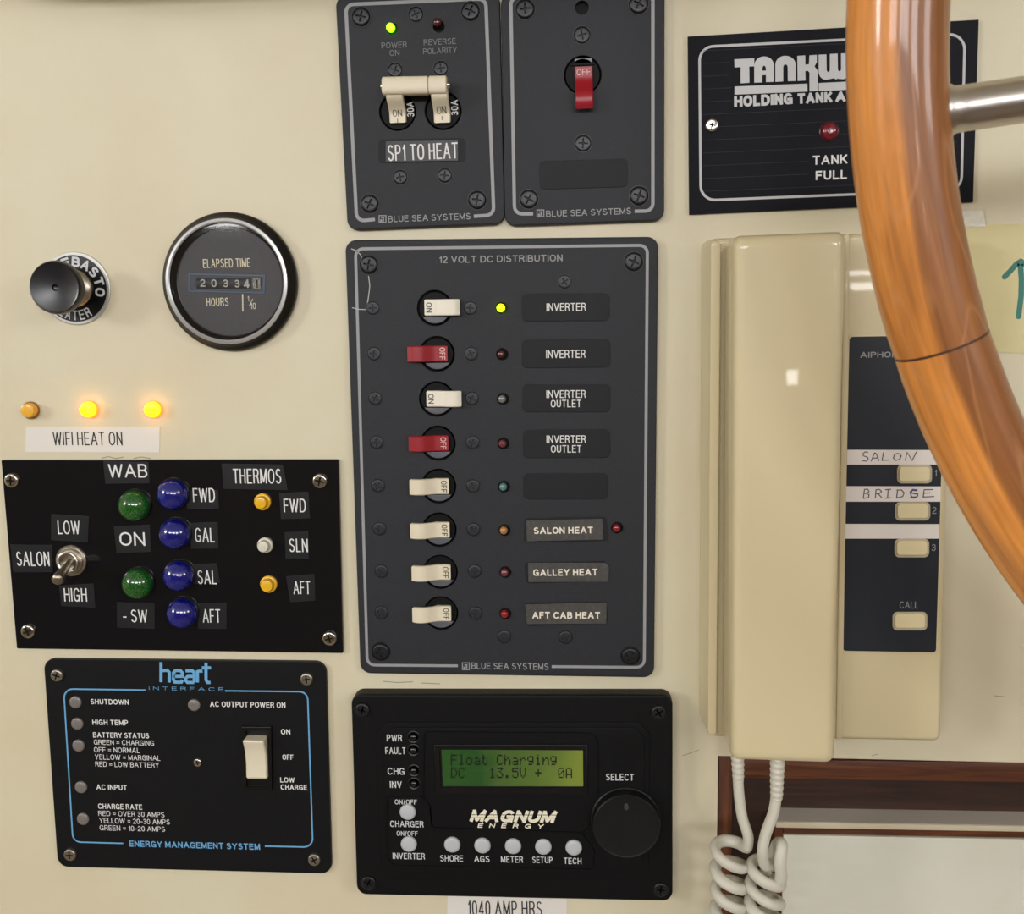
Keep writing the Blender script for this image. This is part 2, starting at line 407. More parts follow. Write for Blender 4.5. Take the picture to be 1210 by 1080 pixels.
# ---- small lamp (LED in a hole)
_led = {}
def led(F, px, py, r, h, parent, m, ring_m=None, name='indicator_light', rise=0.9, label=None, ring_r=1.5):
    rad = F.r(px, py, r, h); a, b = F(px, py, h)
    k = (round(rad, 5), m.name, rise)
    if k not in _led:
        mb = MB(); mb.lathe([(rad, -rad*0.3), (rad, rad*rise*0.45), (rad*0.9, rad*rise*0.75), (rad*0.62, rad*rise*0.95), (rad*0.25, rad*rise*1.02)], 20)
        _led[k] = mb.mesh('lamp', m, 50)
    o = put(name, _led[k], parent, (a, b, h))
    if label: o['label'] = label
    if ring_m:
        k2 = (round(rad*ring_r, 5), ring_m.name, 'ring')
        if k2 not in _led:
            q = rad*ring_r; mb = MB(); mb.lathe([(q, 0), (q, rad*0.12), (q*0.9, rad*0.2), (q*0.72, rad*0.12), (q*0.66, 0.0)], 24, cap1=True); _led[k2] = mb.mesh('ring', ring_m)
        put('bezel_ring', _led[k2], o, (0,0,0))
    return o

# ================================================================== the setting
wall = MB()
HT, HB = U(848.5, 893), U(848.5, 1080)
hx0 = HT[0]; hy1 = HT[1]-0.0; tr = U(1210, 901)
hole = [(hx0, hy1), (hx0-0.0005, -0.55), (0.62, -0.55), (0.62, hy1 + (tr[1]-hy1)/(tr[0]-hx0)*(0.62-hx0))]
wall.plate([(RX0,RV0),(RX1,RV0),(RX1,RV1),(RX0,RV1)], -0.012, 0.0, (hole[::-1],))
struct('wall_front', wall.mesh('wall_front', M_WALL, 20))

M_TEAK = wood_material('varnished_mahogany', [(0.30,(62,32,20)),(0.5,(88,48,28)),(0.72,(108,64,38))], 0.35, 0.2, False, 10, 220)
M_DARKW = wood_material('dark_stained_wood', [(0.30,(38,20,13)),(0.55,(52,29,19)),(0.75,(64,38,25))], 0.45, 0.1, False, 8, 160)
M_TEAKV = wood_material('varnished_mahogany_upright', [(0.30,(64,32,18)),(0.5,(92,50,28)),(0.72,(112,66,36))], 0.35, 0.2, False, 160, 12)
F0 = Frame(848, 893)
def fpoly(pts, h): return [U(x, y, h) for x, y in pts]
def slab(name, u0, u1, v0, v1, h0, h1, m, bev=0.0004):
    mb = MB(); mb.box(0, u1-u0, 0, v1-v0, h0, h1, bev); return struct(name, mb.mesh(name, m), (u0, v0, 0))
# lining of the recess below the intercom
hb = -0.017
x_l = U(849, 940, -0.002)[0]; x_l2 = U(865, 940, -0.002)[0]
slab('trim_1', x_l, x_l2, -0.55, hy1-0.0002, -0.03, -0.0015, M_TEAKV)
yt2 = U(900, 919.5, -0.002)[1]
slab('trim_2', x_l2+0.0002, 0.615, yt2, hy1-0.0022, -0.03, -0.0015, M_TEAK)
slab('wall_recess', x_l2, 0.62, -0.56, hy1+0.01, -0.045, hb, M_DARKW, 0)
M_LEDGE = mat('cream_ledge_edge', (196,186,160), 0.5, bump=(500, 0.2))
M_LEDGET = mat('grey_ledge_top', (208,199,187), 0.6, bump=(500, 0.2))
lu = U(917, 972, -0.003)[0]; lv1 = U(1000, 973, -0.003)[1]; lv0 = U(1000, 979.5, -0.003)[1]
mb = MB(); mb.box(0, 0.6-lu, 0, lv1-lv0, hb, -0.003, 0.0003); mb.k = 1; mb.box(0.0004, 0.6-lu-0.001, lv1-lv0, lv1-lv0+0.00012, hb, -0.0036)
struct('trim_3', mb.mesh('ledge', [M_LEDGE, M_LEDGET]), (lu, lv0, 0))
# the cabin: sole, headliner, sides and their windows
M_SOLE = wood_material('teak_sole', [(0.3,(104,90,74)),(0.5,(124,108,90)),(0.7,(138,122,102))], 0.5, 0.1, False, 1.5, 14)
M_HEAD = mat('off_white_headliner', (222,219,208), 0.8)
M_SIDE = mat('cabin_side_cream', (196,186,160), 0.7)
M_BULK = wood_material('cabin_bulkhead_wood', [(0.3,(118,100,80)),(0.5,(136,118,96)),(0.7,(150,132,108))], 0.5, 0.1, False, 12, 1.5)
M_WFR = mat('window_frame_alloy', (170,168,162), 0.4, metal=0.6)
def shell(name, u0, u1, v0, v1, h0, h1, m):
    mb = MB(); mb.box(0, u1-u0, 0, v1-v0, h0, h1); return struct(name, mb.mesh(name, m), (u0, v0, 0))
shell('floor', RX0, RX1, RV0-0.03, RV0, -0.01, RH, M_SOLE); shell('ceiling', RX0, RX1, RV1, RV1+0.03, -0.01, RH, M_HEAD)
shell('wall_left', RX0-0.03, RX0, RV0, RV1, -0.01, RH, M_SIDE); shell('wall_right', RX1, RX1+0.03, RV0, RV1, -0.01, RH, M_BULK)
shell('wall_back', RX0, RX1, RV0, RV1, RH, RH+0.03, M_BULK)
for i, (side, p0, p1, v0, v1, pw) in enumerate(WINS):
    t = 0.035; mb = MB()
    for a0, a1, b0, b1 in ((p0-t,p1+t,v1,v1+t),(p0-t,p1+t,v0-t,v0),(p0-t,p0,v0,v1),(p1,p1+t,v0,v1)):
        if side == 'B': mb.box(a0, a1, b0, b1, RH-0.03, RH-0.001, 0.004)
        else:
            x0, x1 = (RX0+0.001, RX0+0.03) if side == 'L' else (RX1-0.03, RX1-0.001)
            mb.box(x0, x1, b0, b1, a0, a1, 0.004)
    struct('window_%d' % (i+1), mb.mesh('window_frame', M_WFR))
# unseen beam added above the panels to shade the top of the wall
bu0 = U(40, -60, 0)[0]; bu1 = U(1010, -60, 0)[0]; bv0 = U(400, -24, 0)[1]
slab('trim_4', bu0, bu1, bv0, bv0+0.05, 0.0001, 0.045, M_WALL, 0.002)
# cupboard door: dark frame, white panel
FD = Frame(925, 1000, 0, -0.004)
du0 = U(915, 1010, -0.005)[0]; du1 = U(925.5, 1010, -0.004)[0]; dv0 = U(1000, 988.5, -0.004)[1]
door = thing('cupboard_door', FD, 'white panelled cupboard door in a thin dark wood frame, below the ledge', 'door')
def lf(u, v): return (u-FD.o[0], v-FD.o[1])
mb = MB(); a0, b0 = lf(du0, -0.54); a1, b1 = lf(du1, lv0-0.0006); mb.box(a0, a1, b0, b1, hb+0.001, -0.0055, 0.0004); put('door_stile', mb.mesh('stile', M_TEAKV), door)
mb = MB(); a0, b0 = lf(du1+0.0001, dv0); a1, b1 = lf(0.59, lv0-0.0006); mb.box(a0, a1, b0, b1, hb+0.001, -0.0055, 0.0004); put('door_rail', mb.mesh('rail', M_TEAK), door)
M_WPANEL = mat('off_white_door_panel', (220,220,206), 0.5, bump=(300, 0.15), var=(16, (212,211,195), 0.4, 0.65))
mb = MB(); a0, b0 = lf(du1+0.0001, -0.54); a1, b1 = lf(0.59, dv0-0.0001); mb.box(a0, a1, b0, b1, hb+0.001, -0.0045, 0.0004); put('door_panel', mb.mesh('panel', M_WPANEL), door)

# old scuffs and residue on the wall paint
wall_o = bpy.data.objects['wall_front']
class _FW0:
    def __call__(s, px, py, h=0.0): return U(px, py, h)
    def poly(s, pts, h): return [U(x, y, h) for x, y in pts]
    def r(s, px, py, rpx, h): a = U(px-rpx, py, h); b = U(px+rpx, py, h); return (b[0]-a[0])/2
M_SCUFF = mat('scuff_grey', (150,142,124), 0.7)
for nm, ls, wd_ in (('scuff_mark', [[(452,805),(470,806.5),(488,805.5)],[(498,807),(520,808)]], 1.0),
                    ('glue_residue', [[(120,541.5),(128,539.5),(137,541.8),(146,540)],[(158,541.6),(167,540),(178,541.8)]], 1.0),
                    ('hairline_mark', [[(806,893),(818,889),(826,886)],[(1030,893),(1037,891)],[(1174,822),(1186,823)]], 0.8)):
    strokes(_FW0(), ls, wd_, 0.0, M_SCUFF, wall_o, nm)
# ================================================================== breaker panels
M_LEDG_ON = mat('lit_green_led', (170,255,40), 0.3, emit=((150,255,20), 4.0))
M_LEDY_ON = mat('lit_yellow_green_led', (210,255,30), 0.3, emit=((205,255,10), 4.0))
M_LEDR_DK = mat('unlit_dark_red_led', (78,26,30), 0.2, coat=0.6)
M_LEDR = mat('unlit_red_led', (140,34,40), 0.2, coat=0.6)
M_LEDCL = mat('unlit_clear_led', (120,118,116), 0.2, coat=0.6)
M_LEDTL = mat('unlit_teal_led', (88,128,124), 0.2, coat=0.6)
M_LEDAM = mat('unlit_amber_led', (176,124,70), 0.2, coat=0.6)
M_LEDPK = mat('unlit_rose_led', (110,52,58), 0.2, coat=0.6)
HP = 0.0032   # plate thickness

def plate_with_holes(F, corners, rpx, parent, holes, m=M_PANEL, h=HP, bev=0.0007, name='faceplate'):
    r = F.r(corners[0][0], corners[0][1], rpx, h)
    mb = MB(); mb.plate(rounded(F.poly(corners, h), r, 7), 0.0001, h, tuple(hl[::-1] for hl in holes), bev)
    return put(name, mb.mesh(name, m), parent)
def frame_line(F, q, rpx, gap0, gap1, w, h, m, parent, openTop=None):
    """printed rounded outline with a gap in its bottom side between gap0 and gap1 (pixel points)"""
    TL, TR, BR, BL = q; r = rpx
    L = F.poly(rounded([gap0, BL, TL, TR, BR, gap1], [0, r, r, r, r, 0], 6), h)
    mb = MB(); stroke2(mb, L, 2*F.r(TL[0], max(TL[1], 5), w/2, h), h+PR)
    return put('outline_print', mb.mesh('outline', m, 0), parent)
M_BRKBODY = mat('breaker_body_black', (12,12,14), 0.5, spec=0.15)
M_BRKSHEEN = mat('breaker_body_grey', (92,94,102), 0.35, bump=(1500, 0.3))
def breaker(F, px, py, rpx, parent, vertical=False, grey=True):
    """round black breaker body seen through its hole; returns it and its centre"""
    a, b = F(px, py, HP); r = F.r(px, py, rpx, HP)
    o = put('circuit_breaker', breaker_mesh(round(r, 4), vertical), parent, (a, b, 0))
    return o, a, b, r
_bm = {}
def breaker_mesh(r, vertical):
    k = (r, vertical)
    if k in _bm: return _bm[k]
    mb = MB(); mb.k = 0
    mb.lathe([(r*0.94, -0.010), (r*0.94, 0.0018), (r*0.88, 0.0026)], 36, cap0=True)
    # grey lower segment: light reflected on the black body, put in as colour
    seg = [(r*0.86*math.cos(t), r*0.86*math.sin(t)) for t in [math.radians(q) for q in range(214, 327, 8)]]
    if vertical: seg = [(x*0.9, -y) for x, y in seg]; seg = [(x, y) for x, y in seg if y > 0][::-1]
    mb.k = 1; mb.plate(seg, 0.0020, 0.0030, (), 0.0003)
    _bm[k] = mb.mesh('breaker_body', [M_BRKBODY, M_BRKSHEEN if not vertical else M_BRKBODY]); return _bm[k]
def extrude_profile(prof, w, m, bev=0.0004, direction='a', taper=None):
    """prof: closed (s,h) polygon, extruded over the width w; direction a: s runs right, b: s runs up"""
    mb = MB(); pin = inset(prof, bev)
    def P(s_, t_, h_): return (s_, t_, h_) if direction == 'a' else (t_, s_, h_)
    tw = taper or (lambda s_: 1.0)
    L = [[P(s_, -w/2*tw(s_), h_) for s_, h_ in pin], [P(s_, (-w/2+bev)*tw(s_), h_) for s_, h_ in prof],
         [P(s_, (w/2-bev)*tw(s_), h_) for s_, h_ in prof], [P(s_, w/2*tw(s_), h_) for s_, h_ in pin]]
    mb.loft(L, False, False)
    for y, rev in ((-w/2, 0), (w/2, 1)):
        tris = tessellate_polygon([[Vector((s_, h_, 0)) for s_, h_ in pin]])
        mb.add([P(s_, y*tw(s_), h_) for s_, h_ in pin], [tuple(t) for t in tris])
    return mb.mesh('toggle', m, 40)
def smoothstep(x): x = max(0, min(1, x)); return x*x*(3-2*x)
def toggle_h(s_, s_text, s_tip, h_text, h_tip):
    t = (s_-s_text)/(s_tip-s_text); return h_text + (h_tip-h_text)*smoothstep((t-0.25)/0.5)
def toggle_profile(s_text, s_tip, h_text, h_tip, thick=0.0026, ribs=True, base=0.0):
    """handle: starts flat at s_text, swings up to the ribbed tip at s_tip"""
    n = 22; top = []; sg = 1 if s_tip > s_text else -1; Lh = abs(s_tip-s_text)
    for i in range(n+1):
        t = i/n; s_ = s_text+(s_tip-s_text)*t
        h_ = h_text + (h_tip-h_text)*smoothstep((t-0.25)/0.5)
        if t > 0.8: h_ -= ((t-0.8)/0.2)**2*0.0012
        if ribs and t > 0.62 and i % 2: h_ -= 0.00016
        top.append((s_, h_))
    bot = [(s_tip-sg*0.0002, h_tip-thick-0.0006), (s_tip-sg*Lh*0.30, h_tip-thick), (s_tip-sg*Lh*0.52, h_text-0.0006), (s_tip-sg*Lh*0.62, -0.0005+base), (s_text+sg*0.0002, base)]
    return top+bot

# ---- dc distribution panel
FDC = Frame(594, 541, -0.0055, HP)
dc = thing('breaker_panel', FDC, 'large charcoal panel of eight breakers headed 12 VOLT DC DISTRIBUTION on cream wall', 'breaker panel')
DCC = [(407.5,283.5),(778,279.5),(773,801),(425.7,796)]
rows = [(513.8,364),(516.4,418.3),(516,471.4),(517.6,523.7),(518.3,574.5),(519,626),(520.4,675.8),(521,724.5)]
R_ = FDC.r(516, 500, 21, HP)
leds = [(591.8,363.8,M_LEDY_ON,'lit yellow-green indicator light'),(592.4,418.6,M_LEDR_DK,None),(593.4,471.4,M_LEDCL,'unlit clear indicator light'),(594,524,M_LEDPK,None),
        (594.7,575,M_LEDTL,'unlit teal indicator light'),(595.3,626.4,M_LEDAM,'unlit amber indicator light'),(596.3,676,M_LEDPK,None),(596.3,725,M_LEDR,'unlit red indicator light'),(728.3,623.5,M_LEDR,'unlit red indicator light beside SALON HEAT')]
rl = FDC.r(592, 500, 8, HP)
plate_with_holes(FDC, DCC, 13, dc, [circle(FDC(x, y, HP), R_, 36) for x, y in rows]+[circle(FDC(x+1, y, HP), rl*0.9, 16) for x, y, _, _ in leds])
mb = MB(); mb.box(-0.05, 0.055, -0.09, 0.09, 0.0002, 0.0006)
put('backing', mb.mesh('backing', M_HOLE), dc)
frame_line(FDC, [(420,294),(765,289.8),(761.3,788.5),(434,785.8)], 9, (541,786.7), (652,787.6), 3.4, HP, M_SILVER, dc)
text(FDC, '12 VOLT DC DISTRIBUTION', 591.5, 305.8, 146, 8, HP, M_PGREY, dc, bold=0.022)
def makers_mark(F, x0, x1, y, dy, parent, m=M_PGREY):
    """square logo mark and the maker's lettering"""
    w = x1-x0; s = 8.0
    yl = y+dy*0.5
    mb = MB()
    q = [(x0, yl+s/2), (x0, yl-s/2), (x0+s, yl-s/2), (x0+s, yl+s/2)]
    stroke2(mb, F.poly(q, HP), 2*F.r(x0+20, y, 0.55, HP), HP+PR, True)
    stroke2(mb, F.poly([(x0+2.2, yl-s*0.2), (x0+s*0.62, yl-s*0.2), (x0+s*0.62, yl+s*0.5)], HP), 2*F.r(x0+20, y, 0.8, HP), HP+PR)
    stroke2(mb, F.poly([(x0+2.4, yl+s*0.45), (x0+2.4, yl+s*0.05)], HP), 2*F.r(x0+20, y, 1.3, HP), HP+PR)
    text(F, 'BLUE SEA SYSTEMS', x0+s+2.5+(w-s-2.5)/2, y, w-s-2.5, 7.6, HP, m, parent, bold=0.012, mb=mb, dy=0)
    put('lettering', mb.mesh('maker_lettering', m, 0), parent)
makers_mark(FDC, 546.5, 648, 787.2, 0, dc)
screws(FDC, [(436,312.8),(748.7,309.3),(450,770),(744.9,775)], 12, HP, dc, M_BLACKSCREW)
small = [(440.6,364),(442,418),(443.5,470.8),(445,522.7),(446.7,574),(448.3,624.8),(450.6,675),(450.6,724),
 (555.7,364),(556.6,418),(557.6,471),(558.6,523),(559,574.5),(559.5,625.7),(561,675),(561.8,724.7),(667.2,332.8),(596,752.4),(668.5,753)]
M_SCR2 = mat('black_countersunk_screw', (38,40,45), 0.4, metal=0.2)
screws(FDC, small, 9, HP, dc, M_SCR2, dome=0.12)
for x, y, m, lb in leds: led(FDC, x, y, 4.8, 0.0034, dc, m, label=lb, rise=1.3)
# breakers and their toggles
w_t = 0.0069
prof_on = toggle_profile(-0.0042, 0.0112, 0.0052, 0.0078, base=0.0028)
prof_off = toggle_profile(0.0048, -0.0122, 0.0052, 0.0088, base=0.0028)
me_on = extrude_profile(prof_on, w_t, M_WHITETOG); me_off = extrude_profile(prof_off, w_t, M_CREAM); me_offr = extrude_profile(prof_off, w_t, M_RED)
state = ['on','red','on','red','off','off','off','off']
M_PINK = mat('pale_red_print', (232,190,190), 0.6)
_ot = {}
for (x, y), st in zip(rows, state):
    o, a, b, r = breaker(FDC, x, y, 21, dc)
    mm = me_on if st == 'on' else (me_offr if st == 'red' else me_off)
    t = put('toggle', mm, o, (0, 0.0002, 0))
    t['label'] = {'on': 'white toggle switched on', 'red': 'red toggle switched off', 'off': 'cream toggle switched off'}[st]
    if st not in _ot:
        mb = MB(); c = -0.0022 if st == 'on' else 0.0026
        ar = (-0.0042, 0.0112, 0.0052, 0.0078) if st == 'on' else (0.0048, -0.0122, 0.0052, 0.0088)
        letters(mb, 'ON' if st == 'on' else 'OFF', 0.0042 if st == 'on' else 0.0052, 0.0025, 0.15, lambda x, y: (c+y, -x, toggle_h(c+y, *ar)+0.00006))
        _ot[st] = mb.mesh('toggle_print', M_PINK if st == 'red' else M_DARKTXT, 0)
    put('toggle_lettering', _ot[st], o, (0, 0.0002, 0))
# label plates
def label_plate(F, q, r, h, parent, m, name='label_plate', lift=0.0004):
    rr = F.r(q[0][0], q[0][1], r, h) if r else 0
    pts = F.poly(q, h)
    if r: pts = rounded(pts, rr, 5)
    mb = MB(); mb.plate(pts, h+0.00002, h+lift, (), min(0.00015, lift*0.4)); return put(name, mb.mesh(name, m), parent)
def rect(x0, y0, x1, y1, t=0): return [(x0,y0+t),(x1,y0-t),(x1,y1-t),(x0,y1+t)]
M_TAPE_GY = mat('grey_label_tape', (66,64,62), 0.42, bump=(700, 0.25), var=(900, (80,77,73), 0.45, 0.7))
lab = [(rect(616.6,346.6,720,379.4,0.3), [('INVERTER',669,362.8,46.5,9.5)]), (rect(617,401,721,434.5,0.5), [('INVERTER',668.5,418.2,46.5,9.5)]),
 (rect(617.5,454.3,721,487), [('INVERTER',668.8,465.6,46.5,9.2),('OUTLET',668.8,476.8,36,8.8)]), (rect(618,507.5,721,541,0.3), [('INVERTER',669,519,46.5,9.2),('OUTLET',669,530.4,36,8.8)]), (rect(618.5,559.3,718,590), [])]
for q, ts in lab:
    lp = label_plate(FDC, q, 6, HP, dc, M_PANELD)
    for s, x, y, w, t in ts: text(FDC, s, x, y, w, t, HP+0.0004, M_WHITE, lp, bold=0.012)
    o = lp
for q, q2, s, w in [([(620,612),(716,610.5),(719,639),(619,641)], [(622,615),(711.5,613),(712.8,637.5),(622.5,639.5)], 'SALON HEAT', 70),
              ([(620,664.5),(716,663),(720,687),(622,689)], [(624,664.8),(715,665.2),(719.5,669.5),(719.3,687.3),(624.5,687.8)], 'GALLEY HEAT', 76),
              ([(620,712),(717,711),(718,737),(622,739.5)], [(620.5,714.3),(716.6,711.8),(716.5,736.8),(622.5,737.2)], 'AFT CAB HEAT', 80)]:
    lp = label_plate(FDC, q, 4, HP, dc, M_PANELD)
    tp = label_plate(FDC, q2, 0, HP+0.0004, lp, M_TAPE_GY, 'label_tape', 0.0003)
    c = {'S': (665.6,626.7), 'G': (668,676.3), 'A': (669,727)}[s[0]]
    text(FDC, s, c[0], c[1], w, 8, HP+0.0007, mat('warm_white_print', (236,228,214), 0.6), lp, bold=0.045, dy=1 if s[0] != 'A' else 0.6)
M_SCRATCH = mat('pale_scratch', (190,190,190), 0.6)
strokes(FDC, [[(415,294),(421,296),(426,301),(428.5,308)],[(435.5,326),(437,338),(435.5,350),(434,360)],[(416,363.5),(424,365.5),(438,366)]], 0.9, HP, M_SCRATCH, dc, name='scratch')

# ---- ac panel with twin breaker
FA = Frame(495, 130, 0.0125, HP)
pa = thing('breaker_panel', FA, 'small charcoal panel with twin cream toggles joined by a bar, above SP1 TO HEAT label', 'breaker panel')
hA = [(469.6,132),(523.5,131)]
RA = FA.r(500, 130, 22, HP)
lA = [(463.5,33.8),(518.5,31.5)]
plate_with_holes(FA, [(396,-6),(590,-12),(596.5,265),(410.5,272.5)], 13, pa, [circle(FA(x, y, HP), RA, 36) for x, y in hA]+[circle(FA(x, y, HP), RA*0.31, 16) for x, y in lA])
mb = MB(); mb.box(-0.025, 0.025, -0.03, 0.045, 0.0002, 0.0006); put('backing', mb.mesh('backing', M_HOLE), pa)
frame_line(FA, [(408.5,5.5),(574,-1.5),(583.5,254),(421.5,261.5)], 9, (443,259.3), (560,255.6), 4, HP, M_SILVER, pa)
makers_mark(FA, 448, 556, 257.2, 3.2, pa)
screws(FA, [(426.8,20),(556,13.5),(437,241),(564,236.5)], 12, HP, pa, M_BLACKSCREW)
screws(FA, [(491.4,17),(467,83),(521,81),(473,209.5),(525.6,207.4)], 9.6, HP, pa, M_BLACKSCREW, dome=0.14)
led(FA, 461.8, 33, 4.9, 0.0034, pa, M_LEDG_ON, label='lit green indicator light', rise=1.3)
led(FA, 517.2, 27.5, 5.2, 0.0034, pa, M_LEDR_DK, rise=1.5, label='unlit dark red indicator light')
M_DIM = mat('dim_grey_print', (118,118,122), 0.6)
for s, x, y, w in (('POWER',465.7,53.2,30),('ON',466.2,62.4,11.5),('REVERSE',519.6,49.3,38),('POLARITY',520,59.8,40)):
    text(FA, s, x, y, w, 7, HP, M_DIM, pa, bold=0.005)
def arm_mesh(F, cx, cy, tipx, tipy, m, w=0.0066, h_text=0.0050, h_tip=0.0105):
    pass
bar_h = 0.0125
for i, (x, y) in enumerate(hA):
    o, a, b, r = breaker(FA, x, y, 22, pa, True)
    # handle in the vertical plane: text end low, bar end high up
    sx = FA(470 if i == 0 else 522.5, 145, 0.0052); tp = FA(466 if i == 0 else 519.5, 101, bar_h)
    prof = toggle_profile(sx[1]-b, tp[1]-b, 0.0052, bar_h-0.001, thick=0.004, ribs=False, base=0.0028)
    t = put('toggle', extrude_profile(prof, w_t, M_CREAM, direction='b'), o, (sx[0]-a, 0, 0))
    mb = MB(); s0 = sx[1]-b; ar = (s0, tp[1]-b, 0.0052, bar_h-0.001)
    qy = FA(500, 132.5 if i == 0 else 131.5, 0.0055)[1]-b
    letters(mb, 'ON', 0.0040, 0.0026, 0.11, lambda x, y: (x, qy+y, toggle_h(qy+y, *ar)+0.00006))
    letters(mb, 'I', 0.001, 0.0018, 0.16, lambda x, y: (x, qy-0.0030+y, toggle_h(qy-0.003+y, *ar)+0.00006))
    put('toggle_lettering', mb.mesh('toggle_print', M_DARKTXT, 0), o, (sx[0]-a, 0, 0))
    mb = MB(); q = FA(484.8 if i == 0 else 537, 129 if i == 0 else 127, 0.0030)
    letters(mb, '30A', 0.0062, 0.0030, 0.17, lambda x, y: (q[0]-a-y, q[1]-b+x, 0.0028))
    put('rating_lettering', mb.mesh('rating_print', M_WHITE, 0), o)
q = [FA(x, y, bar_h) for x, y in ((451,90),(527.5,88.5),(528,110.5),(451.5,112))]
c0 = ((q[0][0]+q[3][0])/2, (q[0][1]+q[3][1])/2); c1 = ((q[1][0]+q[2][0])/2, (q[1][1]+q[2][1])/2)
rb = (q[0][1]-q[3][1])/2
tie = MB()
def rod(mb, A, B, ra, hc, n=24, sq=1.0, e=0.0004):
    """rounded bar between two local points"""
    A = Vector((A[0],A[1],hc)); B = Vector((B[0],B[1],hc)); d = (B-A).normalized()
    x = Vector((-d.y, d.x, 0)); z = Vector((0,0,1)); loops = []
    for P_, k in ((A, 0.88), (A+d*e, 1.0), (B-d*e, 1.0), (B, 0.88)):
        loops.append([tuple(P_+x*(math.copysign(abs(math.cos(t))**sq, math.cos(t))*ra*k)+z*(math.copysign(abs(math.sin(t))**sq, math.sin(t))*ra*k*0.82)) for t in [2*PI*j/n for j in range(n)]])
    mb.loft(loops)
sp = FA(506, 100, bar_h); mid = (sp[0], c0[1]+(c1[1]-c0[1])*(sp[0]-c0[0])/(c1[0]-c0[0]))
rod(tie, c0, (mid[0]-0.0001, mid[1]), rb, bar_h-0.002, sq=0.62); rod(tie, (mid[0]+0.0001, mid[1]), c1, rb, bar_h-0.002, sq=0.62)
to = put('tie_bar', tie.mesh('tie_bar', M_CREAM), pa)
pin = MB(); rod(pin, (c0[0]-0.0008, c0[1]), (c0[0]+0.001, c0[1]), rb*0.42, bar_h-0.002); p1 = put('rivet', pin.mesh('rivet', M_CHROME), to)
pin = MB(); rod(pin, (c1[0]-0.001, c1[1]), (c1[0]+0.0011, c1[1]), rb*0.42, bar_h-0.002); put('rivet', pin.mesh('rivet', M_CHROME), to)
lp = label_plate(FA, rect(447,164,550,192,0.8), 5, HP, pa, M_PANELD, lift=0.0002)
label_plate(FA, rect(455.6,166.3,541.5,190.8,0.6), 0, HP+0.0002, lp, M_BLACK, 'label_tape', 0.0003)
text(FA, 'SP1 TO HEAT', 499.5, 179.4, 83, 19, HP+0.0005, M_WHITE, lp, bold=0.008)

# ---- single red breaker panel
FB = Frame(689, 130, 0.0125, HP)
pb = thing('breaker_panel', FB, 'small charcoal panel with one red toggle over an empty label plate', 'breaker panel')
RB = FB.r(689, 89, 22.5, HP)
plate_with_holes(FB, [(591.5,-8),(785.5,-14),(785,261),(596.5,267.5)], 13, pb, [circle(FB(688.5,88.7,HP), RB, 36), circle(FB(687.7,9,HP), RB*0.36, 16)])
mb = MB(); mb.box(-0.018, 0.018, -0.03, 0.06, 0.0002, 0.0006); put('backing', mb.mesh('backing', M_HOLE), pb)
frame_line(FB, [(603.5,-3),(771.5,-8),(771.5,249.2),(608,252.8)], 9, (630,252.6), (750,249.6), 4, HP, M_SILVER, pb)
makers_mark(FB, 634.6, 745.6, 251.0, 2.2, pb)
screws(FB, [(620.6,11),(754.6,5),(625,235.4),(755,231.5)], 12.5, HP, pb, M_BLACKSCREW)
screws(FB, [(687.7,41.5),(689,169.5)], 11, HP, pb, M_BLACKSCREW, dome=0.14)
o, a, b, r = breaker(FB, 688.5, 88.7, 22.5, pb, True)
sx = FB(689.5, 78.5, 0.0050); tp = FB(687.3, 128, 0.0085)
prof = toggle_profile(sx[1]-b, tp[1]-b, 0.0050, 0.0090, base=0.0028)
t = put('toggle', extrude_profile(prof, 0.0074, M_RED, direction='b'), o, (sx[0]-a, 0, 0)); t['label'] = 'red toggle switched off'
mb = MB(); q = FB(689.5, 85, 0.0052)
letters(mb, 'OFF', 0.0056, 0.0025, 0.12, lambda x, y: (x, q[1]-b+y, 0.00508+PR)); put('toggle_lettering', mb.mesh('toggle_print', M_PINK, 0), o, (sx[0]-a, 0, 0))
q0 = FB(679, 69.5, 0.003); q1 = FB(699.5, 74, 0.003)
mb = MB(); mb.box(q0[0]-a, q1[0]-a, q1[1]-b, q0[1]-b, 0.0022, 0.0030, 0.0001); put('slot_plate', mb.mesh('slot', mat('slot_grey', (120,126,128), 0.4), 0), o)  # grey strip painted in for light reflected on the black breaker
label_plate(FB, rect(637.4,189,741.7,222.5,1.6), 6, HP, pb, M_PANELD, lift=0.0003)

# ================================================================== holding tank alarm plate
HT_ = 0.0016
FT = Frame(985, 140, 0.0165, HT_)
tw = thing('tank_monitor', FT, 'black holding tank monitor plate with silver lettering, partly behind the wooden wheel', 'monitor panel')
M_TWB = mat('ribbed_black_plate', (17,18,25), 0.5, bump=(2500, 0.15), spec=0.12)
mb = MB(); mb.plate(FT.poly([(812.9,43),(1156.8,23),(1150,238.6),(814.6,253.5)], HT_), 0.0001, HT_, (), 0.0002); put('faceplate', mb.mesh('plate', M_TWB), tw)
r = 17
mb = MB(); stroke2(mb, FT.poly(rounded([(826.5,55.5),(1140,40),(1136,224.5),(828,237)], r, 8), HT_), 2*FT.r(985,140,1.5,HT_), HT_+PR, True); put('outline_print', mb.mesh('outline', mat('silver_frame_print', (190,190,192), 0.45), 0), tw)
M_RIB = mat('rib_edge', (36,38,46), 0.5, spec=0.2)
rb_ = MB()
for i in range(12):
    y = 60+i*15.1; x1 = 1131
    seg = [(831, y), (x1, y-13.2)]
    if i in (1, 2): seg = [(831, y), (862, y-1.6)]
    if i in (3, 4): seg = [(831, y), (865, y-1.6)]
    if i in (9, 10): seg = [(831, y), (955, y-5.4)]
    A, B = FT(*seg[0], HT_), FT(*seg[1], HT_)
    rb_.box(A[0], B[0], A[1]-0.00012, A[1]+0.00012, HT_, HT_+0.0001)
ro = put('rib', rb_.mesh('ribs', M_RIB, 0), tw); ro['kind'] = 'stuff'
